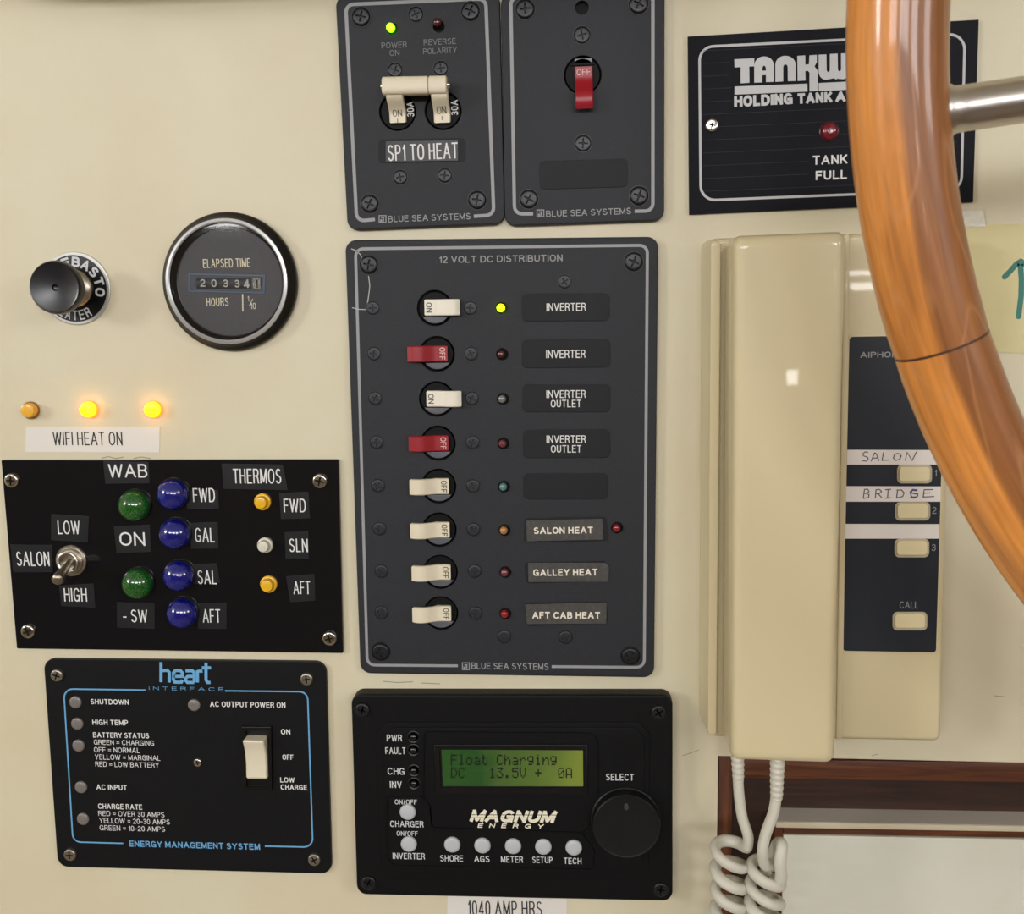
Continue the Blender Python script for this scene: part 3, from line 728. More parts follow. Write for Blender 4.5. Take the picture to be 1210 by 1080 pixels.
M_LOGO = mat('silver_logo_print', (196,197,199), 0.45)
def LC(pts): return [(850+x/6.35, 50+y/6.35) for x, y in pts]
def arc(cx, cy, rx, ry, a0, a1, n=12): return [(cx+rx*math.cos(math.radians(a0+(a1-a0)*i/n)), cy-ry*math.sin(math.radians(a0+(a1-a0)*i/n))) for i in range(n+1)]
LOGO = []
LOGO.append(([(112,128),(262,120),(262,180),(224,182),(226,304),(160,308),(160,186),(115,189)], []))
LOGO.append(([(262,303)]+arc(336,175,74,69,180,0)+[(408,297),(350,299),(350,246),(322,247),(322,301)], [arc(336,205,14,30,180,0)+[(350,212),(322,213)]]))
LOGO.append(([(420,297)]+arc(496,168,76,67,180,0)+[(572,290),(514,292)]+arc(496,190,17,24,0,180)+[(479,294)], []))
LOGO.append(([(585,102),(644,98),(645,168),(672,165),(676,98),(731,94)]+[(731,150),(714,182),(738,212),(738,366),(676,369),(676,228),(664,214),(645,216),(646,287),(587,290)], []))
LOGO.append(([(745,93),(803,91)]+arc(817,205,12,18,180,360,6)+[(829,88),(887,85)]+arc(901,200,12,18,180,360,6)+[(913,84),(972,82)]+arc(925,215,47,62,0,-90,6)+arc(875,235,18,44,-60,-130,4)+arc(800,220,55,62,-90,-180,6), []))
LOGO.append(([(114,332),(660,310),(661,370),(114,393)], []))
LOGO.append(([(745,306),(990,294),(990,355),(746,367)], []))
mb = MB()
for out, hs in LOGO: mb.cap(FT.poly(LC(out), HT_), [FT.poly(LC(h_), HT_) for h_ in hs], HT_+PR)
text(FT, 'HOLDING', 850+330/6.35, 50+434/6.35, 439/6.35, 84/6.35, HT_, M_LOGO, tw, wt=0.30, space=0.5, mb=mb, dy=0.5)
text(FT, 'TANK', 850+716/6.35, 50+417/6.35, 262/6.35, 80/6.35, HT_, M_LOGO, tw, wt=0.30, space=0.5, mb=mb, dy=0.3)
text(FT, 'A', 850+910/6.35, 50+408/6.35, 76/6.35, 78/6.35, HT_, M_LOGO, tw, wt=0.30, mb=mb)
put('logo_lettering', mb.mesh('logo', M_LOGO, 0), tw)
text(FT, 'TANK', 980.8, 188.7, 41, 11, HT_, M_WHITE, tw, bold=0.035)
text(FT, 'FULL', 982.3, 206.7, 37, 11, HT_, M_WHITE, tw, bold=0.035)
M_TLED = mat('ruby_lamp_lens', (120,14,34), 0.15, coat=0.8, bump=(1500, 0.3))
led(FT, 979.6, 155.5, 9.5, HT_, tw, M_TLED, mat('ruby_lamp_ring', (70,18,30), 0.3), label='unlit ruby alarm lamp', rise=0.7, ring_r=1.25)
screws(FT, [(841,148.3),(1112,137)], 8, HT_, tw, M_CHROME, dome=0.45, ring=False, label='bright metal screw')

# ================================================================== black heater switch panel
HW_ = 0.0020
FW = Frame(205, 656, -0.0063, HW_)
wp = thing('switch_panel', FW, 'glossy black switch panel with green and blue jewel lamps and a metal toggle', 'switch panel')
mb = MB(); mb.plate(rounded(FW.poly([(1.4,543.6),(399.9,542.9),(405.4,772),(19.8,766.4)], HW_), 0.0006, 3), 0.0001, HW_, (), 0.0002); put('faceplate', mb.mesh('plate', M_GLOSSBLK), wp)
screws(FW, [(14.6,567.6),(378.3,568.2),(34,745.6),(389.8,754)], 8.5, HW_, wp, M_CHROME, dome=0.45, ring=False, label='bright metal screw')
tapes = [([(122,545),(175.5,546),(177,571),(124.5,571.5)], 'WAB',151,556.3,46,16,0.005), ([(134.5,621.5),(177,620.5),(178.5,652),(138,653.5)],'ON',156.3,636.8,30,16,0.005),
 ([(218,579.5),(257.5,579),(258.7,601),(221,601.5)],'FWD',240.9,585,26,16.5,0), ([(223,618),(257,617),(258.5,648),(226,648.5)],'GAL',242,632.2,23,17,0), ([(226.5,667),(256,665.5),(260,688.5),(228,690)],'SAL',244.7,682,22.5,16.5,0),
 ([(233.5,712.5),(267.5,712),(268,743),(234,743)],'AFT',250,727.8,21,16,0), ([(60.5,607.5),(105,610),(104,641),(60.5,638)],'LOW',81.2,623.2,26,16,0), ([(12.5,643.5),(62,644),(62.5,676),(15.5,676)],'SALON',38.9,660.3,39,17,0),
 ([(70,692),(110.5,689.5),(113,718),(72.5,716)],'HIGH',89.2,702.8,27,16,0), ([(138,711.5),(182.5,713),(183,743),(138.5,741.5)],'- SW',159.7,727.8,29,15,0), ([(262,548),(334,549),(340,579),(264.5,577.5)],'THERMOS',303.7,562.6,57,17.5,0),
 ([(330,583),(364,581),(366.5,612.5),(332,613.5)],'FWD',348.2,597.3,26,16,0), ([(336.5,629),(364,628),(365,660),(337.5,660)],'SLN',352.7,644.4,22,16,0), ([(338,681),(371.5,678.5),(372.5,709.5),(343,711.5)],'AFT',356.6,694.4,20,15.5,0)]
for q, s, x, y, w, t, bd in tapes:
    lp = label_plate(FW, q, 0, HW_, wp, M_TAPE_DK, 'label_tape', 0.0002)
    text(FW, s, x, y, w, t, HW_+0.0002, M_WHITE, lp, bold=bd)
def jewel_mat(name, rgb, dark):
    m = mat(name, rgb, 0.12, coat=1.0, spec=0.6)
    nt = m.node_tree; p = nt.nodes['Principled BSDF']; L = nt.links
    tc = nt.nodes.new('ShaderNodeTexCoord'); vo = nt.nodes.new('ShaderNodeTexVoronoi'); vo.inputs['Scale'].default_value = 1500
    L.new(tc.outputs['Object'], vo.inputs['Vector'])
    r = nt.nodes.new('ShaderNodeValToRGB'); r.color_ramp.elements[0].color = (*lin(rgb), 1); r.color_ramp.elements[1].color = (*lin(dark), 1)
    r.color_ramp.elements[0].position = 0.1; r.color_ramp.elements[1].position = 0.75
    L.new(vo.outputs['Distance'], r.inputs['Fac']); L.new(r.outputs['Color'], p.inputs['Base Color'])
    return m
M_JG = jewel_mat('green_jewel_lens', (26,112,36), (10,66,20)); M_JB = jewel_mat('blue_jewel_lens', (10,24,150), (5,10,92))
def jewel(F, px, py, r, m, label):
    # base ring on the plate, domed lens 6 mm high; the pixel is that of the lens middle
    h1 = 0.0035; rad = F.r(px, py, r, h1+HW_); a, b = F(px, py, h1+HW_)
    o = put('jewel_lamp', None, wp, (a, b, HW_)) if False else None
    k = ('jw', m.name)
    if k not in _led:
        mb = MB(); mb.lathe([(rad, 0.0008), (rad*0.995, 0.0022), (rad*0.94, 0.0038), (rad*0.82, 0.0052), (rad*0.6, 0.0064), (rad*0.33, 0.0071), (rad*0.1, 0.0073)], 36); _led[k] = mb.mesh('jewel', m, 60)
        mb = MB(); mb.lathe([(rad*1.06, 0.0), (rad*1.06, 0.0010), (rad*1.0, 0.0014), (rad*0.97, 0.0010)], 36, cap1=False); _led[k+('r',)] = mb.mesh('jewel_ring', M_BLACK)
    o = put('jewel_lamp', _led[k], wp, (a, b, HW_)); o['label'] = label
    put('bezel_ring', _led[k+('r',)], o)
for x, y in ((156.2,598.4),(160.4,690.8)): jewel(FW, x, y, 18, M_JG, 'green jewel lamp')
for x, y in ((202,585),(204.6,632),(209,681.7),(213.5,726)): jewel(FW, x, y, 18, M_JB, 'blue jewel lamp')
M_YEL = mat('yellow_lamp_lens', (236,182,36), 0.3, coat=0.4); M_OWH = mat('white_lamp_lens', (216,212,196), 0.3, coat=0.4)
def button_lamp(F, px, py, r, h0, parent, m, name='indicator_light'):
    rad = F.r(px, py, r, h0+0.003); a, b = F(px, py, h0+0.003)
    mb = MB(); mb.lathe([(rad*1.0, 0.0), (rad*1.0, 0.0011), (rad*0.93, 0.0014), (rad*0.78, 0.0015), (rad*0.76, 0.0034), (rad*0.66, 0.0042), (rad*0.3, 0.0045)], 24)
    return put(name, mb.mesh('lamp', m, 40), parent, (a, b, h0))
button_lamp(FW, 308.3, 594, 9.8, HW_, wp, M_YEL)['label'] = 'yellow lamp'
button_lamp(FW, 311.3, 645.6, 9.2, HW_, wp, M_OWH)['label'] = 'white lamp'
button_lamp(FW, 315.6, 691.8, 10, HW_, wp, M_YEL)['label'] = 'yellow lamp'
# bat-handle toggle switch
a, b = FW(82, 663.6, HW_+0.002); rr = FW.r(82, 663, 18, HW_)
mb = MB()
hexo = [(rr*0.98*math.cos(PI/3*i+0.2), rr*0.98*math.sin(PI/3*i+0.2)) for i in range(6)]
mb.lathe([(rr, 0), (rr, 0.0007), (rr*0.96, 0.0010), (rr*0.86, 0.0010), (rr*0.84, 0.0022), (rr*0.78, 0.0026), (rr*0.70, 0.0026), (rr*0.69, 0.0042), (rr*0.62, 0.0044), (rr*0.52, 0.0040), (rr*0.50, 0.0008)], 32)
sw = put('toggle_switch', mb.mesh('switch_bush', M_STEEL), wp, (a, b, HW_)); sw['label'] = 'worn metal toggle switch'
tip = FW(67, 686.5, HW_+0.0185); tp = (tip[0]-a, tip[1]-b, 0.0185); P0 = Vector((0,0,0.001)); P1 = Vector(tp)
pts = [P0+(P1-P0)*t for t in (0, 0.2, 0.45, 0.7, 0.88, 0.95, 0.985, 1.0)]
mb = MB(); mb.tube(pts, [0.0012, 0.0014, 0.0019, 0.0023, 0.0027, 0.0025, 0.0018, 0.0006], 16); put('lever', mb.mesh('lever', mat('dull_nickel_lever', (150,140,126), 0.3, metal=0.9)), sw)

# ================================================================== energy management panel
HH = 0.0020
FH = Frame(222, 905, -0.0064, HH)
hp = thing('inverter_panel', FH, 'black energy management panel with blue outline, grey lamps and one cream rocker', 'control panel')
M_HPB = mat('satin_black_plate', (14,15,18), 0.45, bump=(2500, 0.15), spec=0.22)
mb = MB(); mb.plate(rounded(FH.poly([(51.3,778.3),(385,781.9),(392,1032.7),(68.3,1024.4)], HH), FH.r(200,900,13,HH), 7), 0.0001, HH, (), 0.0003); put('faceplate', mb.mesh('plate', M_HPB), hp)
M_PAN = mat('aged_steel_screw', (165,158,146), 0.3, metal=0.9)
screws(FH, [(68.3,797.4),(362.8,801.8),(83.7,1009),(371.7,1014.9)], 7.5, HH, hp, M_PAN, dome=0.5, ring=False, label='aged metal screw')
screws(FH, [(234,900.6)], 5, HH, hp, M_CHROME, dome=0.5, ring=False, label='small bright screw')
M_BLUE = mat('light_blue_print', (104,168,214), 0.5)
mb = MB(); wl = 2*FH.r(200,900,0.85,HH)
stroke2(mb, FH.poly(rounded([(172,815.3),(75.3,814),(86.3,994.8),(145.6,996.5)], [0,10,10,0], 6), HH), wl, HH+PR)
stroke2(mb, FH.poly(rounded([(266,816.2),(363.4,817.3),(369.7,1001),(313,999.8)], [0,10,10,0], 6), HH), wl, HH+PR)
put('outline_print', mb.mesh('outline', M_BLUE, 0), hp)
M_GLED = mat('grey_lamp_lens', (118,112,108), 0.35, coat=0.3, bump=(1400, 0.5))
for x, y in ((89.6,829.5),(91.7,854.8),(93.2,880.6),(96.2,929.8),(98.5,967.3),(229.6,832.8)): led(FH, x, y, 7.2, HH, hp, M_GLED, rise=0.35)
for s, x, y, w, t, bd in (('SHUTDOWN',129.6,829.2,45,6.2,.03),('HIGH TEMP',130.2,853.6,42,6.2,.03),('BATTERY STATUS',143,868.8,66,6.2,.03),('GREEN = CHARGING',146.4,877.4,71,6,0),
   ('OFF = NORMAL',138.2,886.2,54,6,0),('YELLOW = MARGINAL',150.8,895,77,6,0),('RED = LOW BATTERY',150.2,903.4,75,6,0),('AC INPUT',132,930.2,36,6.2,.03),('CHARGE RATE',142,953,52,6.2,.03),
   ('RED = OVER 30 AMPS',155.2,961.8,78,6,0),('YELLOW = 20-30 AMPS',159,970.3,83,6,0),('GREEN = 10-20 AMPS',156.3,978.8,77,6,0),('AC OUTPUT POWER ON',292.6,832.5,89,6.5,.03),
   ('ON',337.5,864.6,11,6.2,.03),('OFF',340.2,894.6,13,6.2,.03),('LOW',339.6,921.5,17,6.2,.03),('CHARGE',347.2,930.2,31,6.2,.03)):
    text(FH, s, x, y, w, t, HH, M_WHITE, hp, bold=bd)
text(FH, 'ENERGY MANAGEMENT SYSTEM', 229.8, 998.6, 154, 7.2, HH, M_BLUE, hp, bold=0.035)
text(FH, 'INTERFACE', 220, 813.8, 88, 4.2, HH, M_BLUE, hp, space=3.2)
def HC(*pts): return [(40+x/3.361, 770+y/3.361) for x, y in pts]
strokes(FH, [HC((505,42),(505,121)), HC((505,76),(530,74),(538,82),(538,122)), HC((590,112),(586,121),(560,121),(555,112),(555,84),(562,75),(582,75),(590,84),(590,98),(556,98)),
   HC((603,76),(630,76),(637,84),(637,122)), HC((637,98),(612,98),(603,106),(603,114),(610,122),(637,122)), HC((650,122),(650,74)), HC((650,80),(656,77),(670,77)), HC((684,44),(684,112),(690,122),(702,122)), HC((668,64),(704,64))], 3.6, HH, M_BLUE, hp, name='logo_lettering')
# rocker switch
q = FH.poly([(285,858.8),(320.5,859),(321.3,934.5),(286.5,934)], HH+0.0015)
mb = MB(); inn = inset(q, 0.0018); mb.plate(q, HH, HH+0.0015, (inn[::-1],), 0.0004)
mb.cap(inn, [], HH+0.0002)
rk = put('rocker_switch', mb.mesh('rocker_bezel', M_BLACK, 30), hp)
qa = FH(289.8, 921, HH+0.004); qb = FH(314, 873, HH+0.004); wA = (qb[0]-qa[0])*0.93; c = (qa[0]+qb[0])/2; cb = (qa[1]+qb[1])/2; hl = (qb[1]-qa[1])/2
prof = [(-hl, 0.0), (-hl, 0.0030), (-hl*0.9, 0.0037), (-hl*0.3, 0.0032), (hl*0.25, 0.0036), (hl*0.6, 0.0048), (hl*0.92, 0.0062), (hl, 0.0058), (hl, 0.0)]
put('rocker', extrude_profile(prof, wA, M_CREAM, direction='b', bev=0.0005), rk, (c, cb, HH+0.0002))['label'] = 'cream rocker'

# ================================================================== inverter remote control
HM = 0.0080
FM = Frame(607, 942, 0.0018, HM)
mg = thing('remote_control_panel', FM, 'thick black remote panel with green display, seven pale buttons and a round knob', 'control panel')
q = rounded(FM.poly([(414.6,820.8),(795,821.5),(795,1065.5),(421.5,1057.5)], HM), FM.r(600,940,12,HM), 7)
mb = MB(); mb.plate(q, 0.0001, HM, (), 0.0010); put('housing', mb.mesh('housing', M_BLACKM), mg)
def octa(x0, y0, x1, y1, c, sh=0): return [(x0+c,y0),(x1-c,y0),(x1,y0+c),(x1-sh*0.3,y1-c),(x1-c-sh*0.3,y1),(x0+c+sh,y1),(x0+sh,y1-c),(x0,y0+c)]
mb = MB(); mb.plate(FM.poly(octa(444,854,768,1040,13,5), HM+0.0005), HM, HM+0.0005, (), 0.0004)
s1 = put('raised_panel', mb.mesh('raised_panel', M_BLACKM), mg)
h2 = HM+0.0010
dispo = rounded(FM.poly([(501,864.5),(706,866),(706.5,948),(712,960),(704,1028),(459,1022),(457,944),(498,942),(501.5,937)], h2), 0.0012, 4)
mb = MB(); mb.plate(FM.poly(octa(452,860,762,1033,12,5), h2), HM+0.0005, h2, (), 0.0004); put('raised_panel', mb.mesh('raised_panel', M_BLACKM), mg)
M_GROOVE = mat('groove_shadow_line', (10,10,11), 0.7)
def ridge(F, pts, wpx, h, hh, m, parent, closed=True, name='moulded_ridge'):
    P_ = F.poly(pts, h); w = 2*F.r(pts[0][0], pts[0][1], wpx/2, h); n = len(P_)
    mb = MB()
    if closed:
        o_ = inset(P_, -w/2); i_ = inset(P_, w/2)
        mb.loft([[(x,y,h-0.0002) for x,y in o_], [(x,y,h+hh) for x,y in inset(P_, -w/5)], [(x,y,h+hh) for x,y in inset(P_, w/5)], [(x,y,h-0.0002) for x,y in i_]], False, False)
    return put(name, mb.mesh(name, m), parent)
box1 = rounded([(457,942),(497,941),(508,953),(510.5,979),(688,985),(702,1005),(701,1027.5),(465,1022.5),(458,1014)], 4, 3)
ridge(FM, box1, 2.4, h2, 0.0004, M_BLACKM, mg)
ridge(FM, rounded([(501.5,865),(698,866.5),(706.5,874),(707,950),(690,984),(510.5,978),(508,952),(500,942)], 4, 3), 2.4, h2, 0.0004, M_BLACKM, mg)
# display bezel, recessed screen
q = FM.poly([(513,880),(694,880.5),(694.5,939),(515,938)], h2+0.0008); inn = FM.poly([(521.5,885.8),(688.8,886.8),(689.2,929.2),(523.5,929)], h2+0.0004)
mb = MB(); mb.plate(q, h2, h2+0.0008, (FM.poly([(519,884),(690.5,885),(691,931),(520.5,931)], h2+0.0008)[::-1],), 0.0003)
dsp = put('display_bezel', mb.mesh('display_bezel', M_BLACK), mg)
def lcd_mat():
    m = mat('green_display', (96,128,52), 0.15, coat=0.5)
    nt = m.node_tree; p = nt.nodes['Principled BSDF']; L = nt.links
    tc = nt.nodes.new('ShaderNodeTexCoord'); sx_ = nt.nodes.new('ShaderNodeSeparateXYZ'); L.new(tc.outputs['Object'], sx_.inputs[0])
    n = nt.nodes.new('ShaderNodeTexNoise'); n.inputs['Scale'].default_value = 60; L.new(tc.outputs['Object'], n.inputs['Vector'])
    ma = nt.nodes.new('ShaderNodeMath'); ma.operation = 'MULTIPLY_ADD'; ma.inputs[1].default_value = 0.02; L.new(n.outputs['Fac'], ma.inputs[0]); L.new(sx_.outputs[0], ma.inputs[2])
    mr = nt.nodes.new('ShaderNodeMapRange'); mr.inputs['From Min'].default_value = -0.028; mr.inputs['From Max'].default_value = 0.040; L.new(ma.outputs[0], mr.inputs['Value'])
    r = nt.nodes.new('ShaderNodeValToRGB'); es = r.color_ramp.elements
    es[0].position = 0; es[0].color = (*lin((52,84,28)), 1); es[1].position = 1; es[1].color = (*lin((116,132,54)), 1)
    for pos, c in ((0.06,(38,80,32)),(0.34,(34,76,32)),(0.44,(66,94,42)),(0.75,(84,108,46))):
        e = es.new(pos); e.color = (*lin(c), 1)
    L.new(mr.outputs[0], r.inputs['Fac']); L.new(r.outputs['Color'], p.inputs['Base Color']); L.new(r.outputs['Color'], p.inputs['Emission Color'])
    p.inputs['Emission Strength'].default_value = 0.16
    return m
mb = MB(); mb.cap(inn, [], h2+0.0003); scn = put('screen', mb.mesh('screen', lcd_mat(), 0), dsp)
mb = MB(); mb.cap(FM.poly([(519,884),(690.5,885),(691,931),(520.5,931)], h2+0.0008), [], h2+0.0002); put('screen_surround', mb.mesh('surround', M_BLACK, 0), dsp)
DOT = {'F':'1F 10 10 1E 10 10 10','l':'0C 04 04 04 04 04 0E','o':'00 00 0E 11 11 11 0E','a':'00 00 0E 01 0F 11 0F','t':'08 08 1C 08 08 09 06','C':'0E 11 10 10 10 11 0E',
 'h':'10 10 16 19 11 11 11','r':'00 00 16 19 10 10 10','g':'00 0F 11 11 0F 01 0E','i':'04 00 0C 04 04 04 0E','n':'00 00 16 19 11 11 11','D':'1C 12 11 11 11 12 1C','1':'04 0C 04 04 04 04 0E',
 '3':'1F 02 04 02 01 11 0E','.':'00 00 00 00 00 0C 0C','5':'1F 10 1E 01 01 11 0E','V':'11 11 11 11 11 0A 04','+':'00 04 04 1F 04 04 00','0':'0E 11 13 15 19 11 0E','A':'0E 11 11 11 1F 11 11'}
mb = MB()
for row, (s, x0, y0) in enumerate((('Float Charging', 532.6, 891.6), ('DC   13.5V +  0A', 532.8, 907.0))):
    for i, ch in enumerate(s):
        if ch == ' ': continue
        for ry, bits in enumerate(DOT[ch].split()):
            v_ = int(bits, 16)
            for rx in range(5):
                if v_ >> (4-rx) & 1:
                    X = x0+i*9.05+rx*1.5; Y = y0+ry*1.78
                    mb.add([(*FM(X+dx, Y+dy_, h2+0.0003), h2+0.00035) for dx, dy_ in ((0,0),(1.45,0),(1.45,1.7),(0,1.7))], [(0,1,2,3)])
put('screen_lettering', mb.mesh('screen_text', mat('lcd_segment', (7,15,6), 0.4), 0), dsp)
# indicator wells, buttons, legends
M_WELL = mat('black_indicator', (12,12,13), 0.15, coat=0.5)
for x, y in ((488.5,870.8),(488.5,886.2),(489.2,910.4),(489.2,925.8)): led(FM, x, y, 4.0, h2, mg, M_WELL, M_BLACK, rise=0.9, ring_r=1.9)
M_BTN = mat('pale_grey_button', (186,190,194), 0.45, bump=(4000, 0.3))
bm_ = MB(); rbt = FM.r(600, 1000, 9.6, h2); bm_.lathe([(rbt*1.0, 0), (rbt, 0.0006), (rbt*0.92, 0.0011), (rbt*0.7, 0.0014), (rbt*0.3, 0.0015)], 26); bme = bm_.mesh('button', M_BTN, 50)
for x, y in ((481.6,960),(482.9,997.8),(534.3,998.6),(570,999.6),(606.2,1000.4),(642,1001.1),(678,1002.1)):
    a, b = FM(x, y, h2+0.0008); put('button', bme, mg, (a, b, h2))
M_LEG = mat('pale_legend_print', (205,206,208), 0.6)
for s, x, y, w, t in (('PWR',466,872,18,8),('FAULT',467.3,887,24,8),('CHG',468,911.2,20,8),('INV',467.7,927,14,8),('ON/OFF',479.5,947.6,26,5.8),('CHARGER',480.7,973.6,39.5,7.4),('ON/OFF',481.2,984.8,25,5.8),
   ('INVERTER',483,1011.5,38,7.4),('SHORE',533.6,1014.2,27,7.4),('AGS',569.4,1014.8,18,7.4),('METER',605,1015.4,26,7.4),('SETUP',640.9,1016,24,7.4),('TECH',676.6,1017.2,21,7.4),('SELECT',732.5,918.2,33,8)):
    text(FM, s, x, y, w, t, h2, M_LEG, mg, bold=0.018)
M_MAG = mat('ivory_logo_print', (232,226,204), 0.5)
mb = MB()
text(FM, 'MAGNUM', 606.5, 964.6, 105, 14.6, h2, M_MAG, mg, shear=0.35, space=0.5, mb=mb, wt=0.27)
text(FM, 'ENERGY', 603.5, 975.8, 79, 5.2, h2, M_MAG, mg, wt=0.22, shear=0.3, space=6, mb=mb)
put('logo_lettering', mb.mesh('logo', M_MAG, 0), mg)
mb = MB()
for yy, x0, x1 in ((962.6, 556, 659), (966.0, 555, 658)):
    stroke2(mb, FM.poly([(x0, yy), (x1, yy+0.4)], h2), FM.r(600,960,0.35,h2)*2, h2+2*PR)
put('logo_stripe', mb.mesh('stripe', M_BLACKM, 0), mg)
# knob
hk = 0.0066; kc = FM(740.2, 977.2, h2+hk); kr = FM.r(739, 975, 40.8, h2+hk)
mb = MB(); n = 120; loops = []
for k, hh, kn in ((1.03, 0.0, 0), (1.03, 0.0008, 0), (1.0, 0.0012, 1), (0.995, hk-0.0016, 1), (0.975, hk-0.0005, 0), (0.94, hk, 0), (0.90, hk-0.0002, 0), (0.5, hk-0.0004, 0)):
    loops.append([(kr*(k-(0.014 if kn and j % 2 else 0))*math.cos(2*PI*j/n), kr*(k-(0.014 if kn and j % 2 else 0))*math.sin(2*PI*j/n), hh) for j in range(n)])
mb.loft(loops, False, True); kb = put('knob', mb.mesh('knob', mat('knob_black', (18,18,20), 0.42, bump=(1200, 0.15), spec=0.3), 30), mg, (kc[0], kc[1], h2))
mb = MB(); mb.plate([(kr*0.07*math.cos(t)+0.0, kr*0.62+kr*0.11*math.sin(t)) for t in [2*PI*i/16 for i in range(16)]], hk-0.0006, hk+0.0002, (), 0.0001); put('knob_dimple', mb.mesh('dimple', mat('dusty_black', (48,48,50), 0.6)), kb)
screws(FM, [(428.5,838.3),(778.3,841.3),(435.8,1042.3),(780.8,1050)], 10.5, HM, mg, M_BLACKSCREW, dome=0.35)

# ================================================================== hour meter
FE = Frame(273, 333, 0.0)
hm = thing('hour_meter', FE, 'round black elapsed time hour meter with silver rim on the cream wall', 'meter')
cE = FE(273.5, 333.5, 0); RO = FE.r(273.5, 333, 79.3, 0.001)
ci = FE(265.2, 333.3, 0.0065); ri = FE.r(265.2, 333, 72.2, 0.0065)
ry = 1.03
mb = MB(); k = RO
def ring_prof(mb, prof, n=72, yk=1.0, c=(0,0), cap1=False, cap0=False):
    loops = [[(c[0]+r*math.cos(2*PI*j/n), c[1]+r*yk*math.sin(2*PI*j/n), h) for j in range(n)] for r, h in prof]
    mb.loft(loops, cap0, cap1)
ring_prof(mb, [(RO*0.985, 0.0001), (RO, 0.0008), (RO, 0.0024), (RO*0.985, 0.0034), (RO*0.955, 0.0040), (ri+0.0003, 0.0058), (ri, 0.0064)], c=cE)
put('case_rim', mb.mesh('case_rim', M_BLACK), hm)
mb = MB(); ring_prof(mb, [(ri, 0.0062), (ri-0.0002, 0.0068), (ri-0.0013, 0.0070), (ri-0.0019, 0.0066)], c=cE); put('silver_rim', mb.mesh('silver_rim', mat('satin_silver', (190,190,192), 0.3, metal=0.6)), hm)
mb = MB(); ring_prof(mb, [(ri-0.0019, 0.0066), (ri-0.0031, 0.0020), (ri-0.0040, 0.0017)], c=cE); put('inner_bezel', mb.mesh('inner_bezel', M_BLACK), hm)
mb = MB(); mb.cap(circle(cE, ri-0.0036, 72), [], 0.0018); put('dial', mb.mesh('dial', mat('dark_grey_dial', (76,75,79), 0.5, bump=(3000, 0.2), var=(2500, (90,89,93), 0.5, 0.75))), hm)
hd = 0.0018; M_IV = mat('ivory_print', (248,238,208), 0.5)
text(FE, 'ELAPSED TIME', 267.8, 310.8, 56, 10.5, hd, M_IV, hm, bold=0.012)
text(FE, 'HOURS', 257, 356.8, 26, 10, hd, M_IV, hm, bold=0.012)
mb = MB(); text(FE, '1', 293.3, 353, 2, 6.5, hd, M_IV, hm, mb=mb); text(FE, '10', 299, 361.5, 6.5, 7.5, hd, M_IV, hm, mb=mb, bold=0.01)
stroke2(mb, FE.poly([(294.5,361.5),(299,353)], hd), 0.0003, hd+PR); stroke2(mb, FE.poly([(286.7,347.5),(287,368)], hd), 0.0006, hd+PR)
put('fraction_lettering', mb.mesh('fraction', M_IV, 0), hm)
cw = put('counter_window', None, hm) if False else None
q = [(222.5,323),(313,325),(312.7,347),(222.5,344.5)]
mb = MB(); P_ = FE.poly(q, hd+0.0004); mb.plate(P_, hd, hd+0.0004, (inset(P_, 0.0005)[::-1],), 0.0001); cw = put('counter_window', mb.mesh('counter_frame', mat('blue_grey_frame', (84,112,140), 0.4)), hm)
mb = MB(); mb.cap(inset(P_, 0.0005), [], hd+0.0001); put('counter_back', mb.mesh('counter_back', mat('counter_slate', (48,58,72), 0.4), 0), cw)
M_DRUM = mat('counter_drum', (66,68,70), 0.5, bump=(2000, 0.3)); M_DRUMW = mat('counter_drum_white', (196,190,176), 0.5, var=(1800, (110,106,100), 0.45, 0.6))
drum_digits = '2033'
for i in range(6):
    x0 = 232+i*12.9; w = 12.2
    if i == 5: x0 = 299.0; w = 8.8
    P_ = FE.poly([(x0,328.5),(x0+w,328.7),(x0+w,341.7),(x0,341.5)], hd+0.0002)
    mb = MB(); ha, hb_ = P_[3][1], P_[0][1]
    loops = []
    for j in range(9):
        t = j/8; yy = ha+(hb_-ha)*t; hh = hd+0.0002+0.0008*math.sin(PI*t)
        loops.append((yy, hh))
    vs = [(P_[0][0], y_, h_) for y_, h_ in loops]+[(P_[1][0], y_, h_) for y_, h_ in loops]
    mb.add(vs, [(j, j+1, 9+j+1, 9+j) for j in range(8)])
    put('counter_drum', mb.mesh('drum', M_DRUM if i < 4 else (M_DRUMW if i == 5 else M_DRUM)), cw)
for i, ch in enumerate(drum_digits):
    text(FE, ch, (239.6,252.8,266.6,280.2)[i], 334.3+i*0.25, 6, 9, hd+0.0011, mat('drum_white_print', (205,202,196), 0.5), cw, bold=0.02)
text(FE, '4', 291.5, 335.2, 7, 10, hd+0.0011, MATS['drum_white_print'], cw, bold=0.03)
text(FE, '1', 303, 335.2, 3, 10, hd+0.0011, M_DARKTXT, cw, bold=0.03)
gm = bpy.data.materials.new('meter_glass'); gm.use_nodes = True; nt = gm.node_tree; nt.nodes.clear()
o_ = nt.nodes.new('ShaderNodeOutputMaterial'); mx = nt.nodes.new('ShaderNodeMixShader'); tr_ = nt.nodes.new('ShaderNodeBsdfTransparent'); gl = nt.nodes.new('ShaderNodeBsdfGlossy'); fr = nt.nodes.new('ShaderNodeFresnel')
gl.inputs['Roughness'].default_value = 0.03; fr.inputs['IOR'].default_value = 1.45; nt.links.new(fr.outputs[0], mx.inputs[0]); nt.links.new(tr_.outputs[0], mx.inputs[1]); nt.links.new(gl.outputs[0], mx.inputs[2]); nt.links.new(mx.outputs[0], o_.inputs[0])
mb = MB(); mb.plate(circle(cE, ri-0.0022, 64), 0.0050, 0.0056, ()); put('glass_cover', mb.mesh('glass', gm), hm)

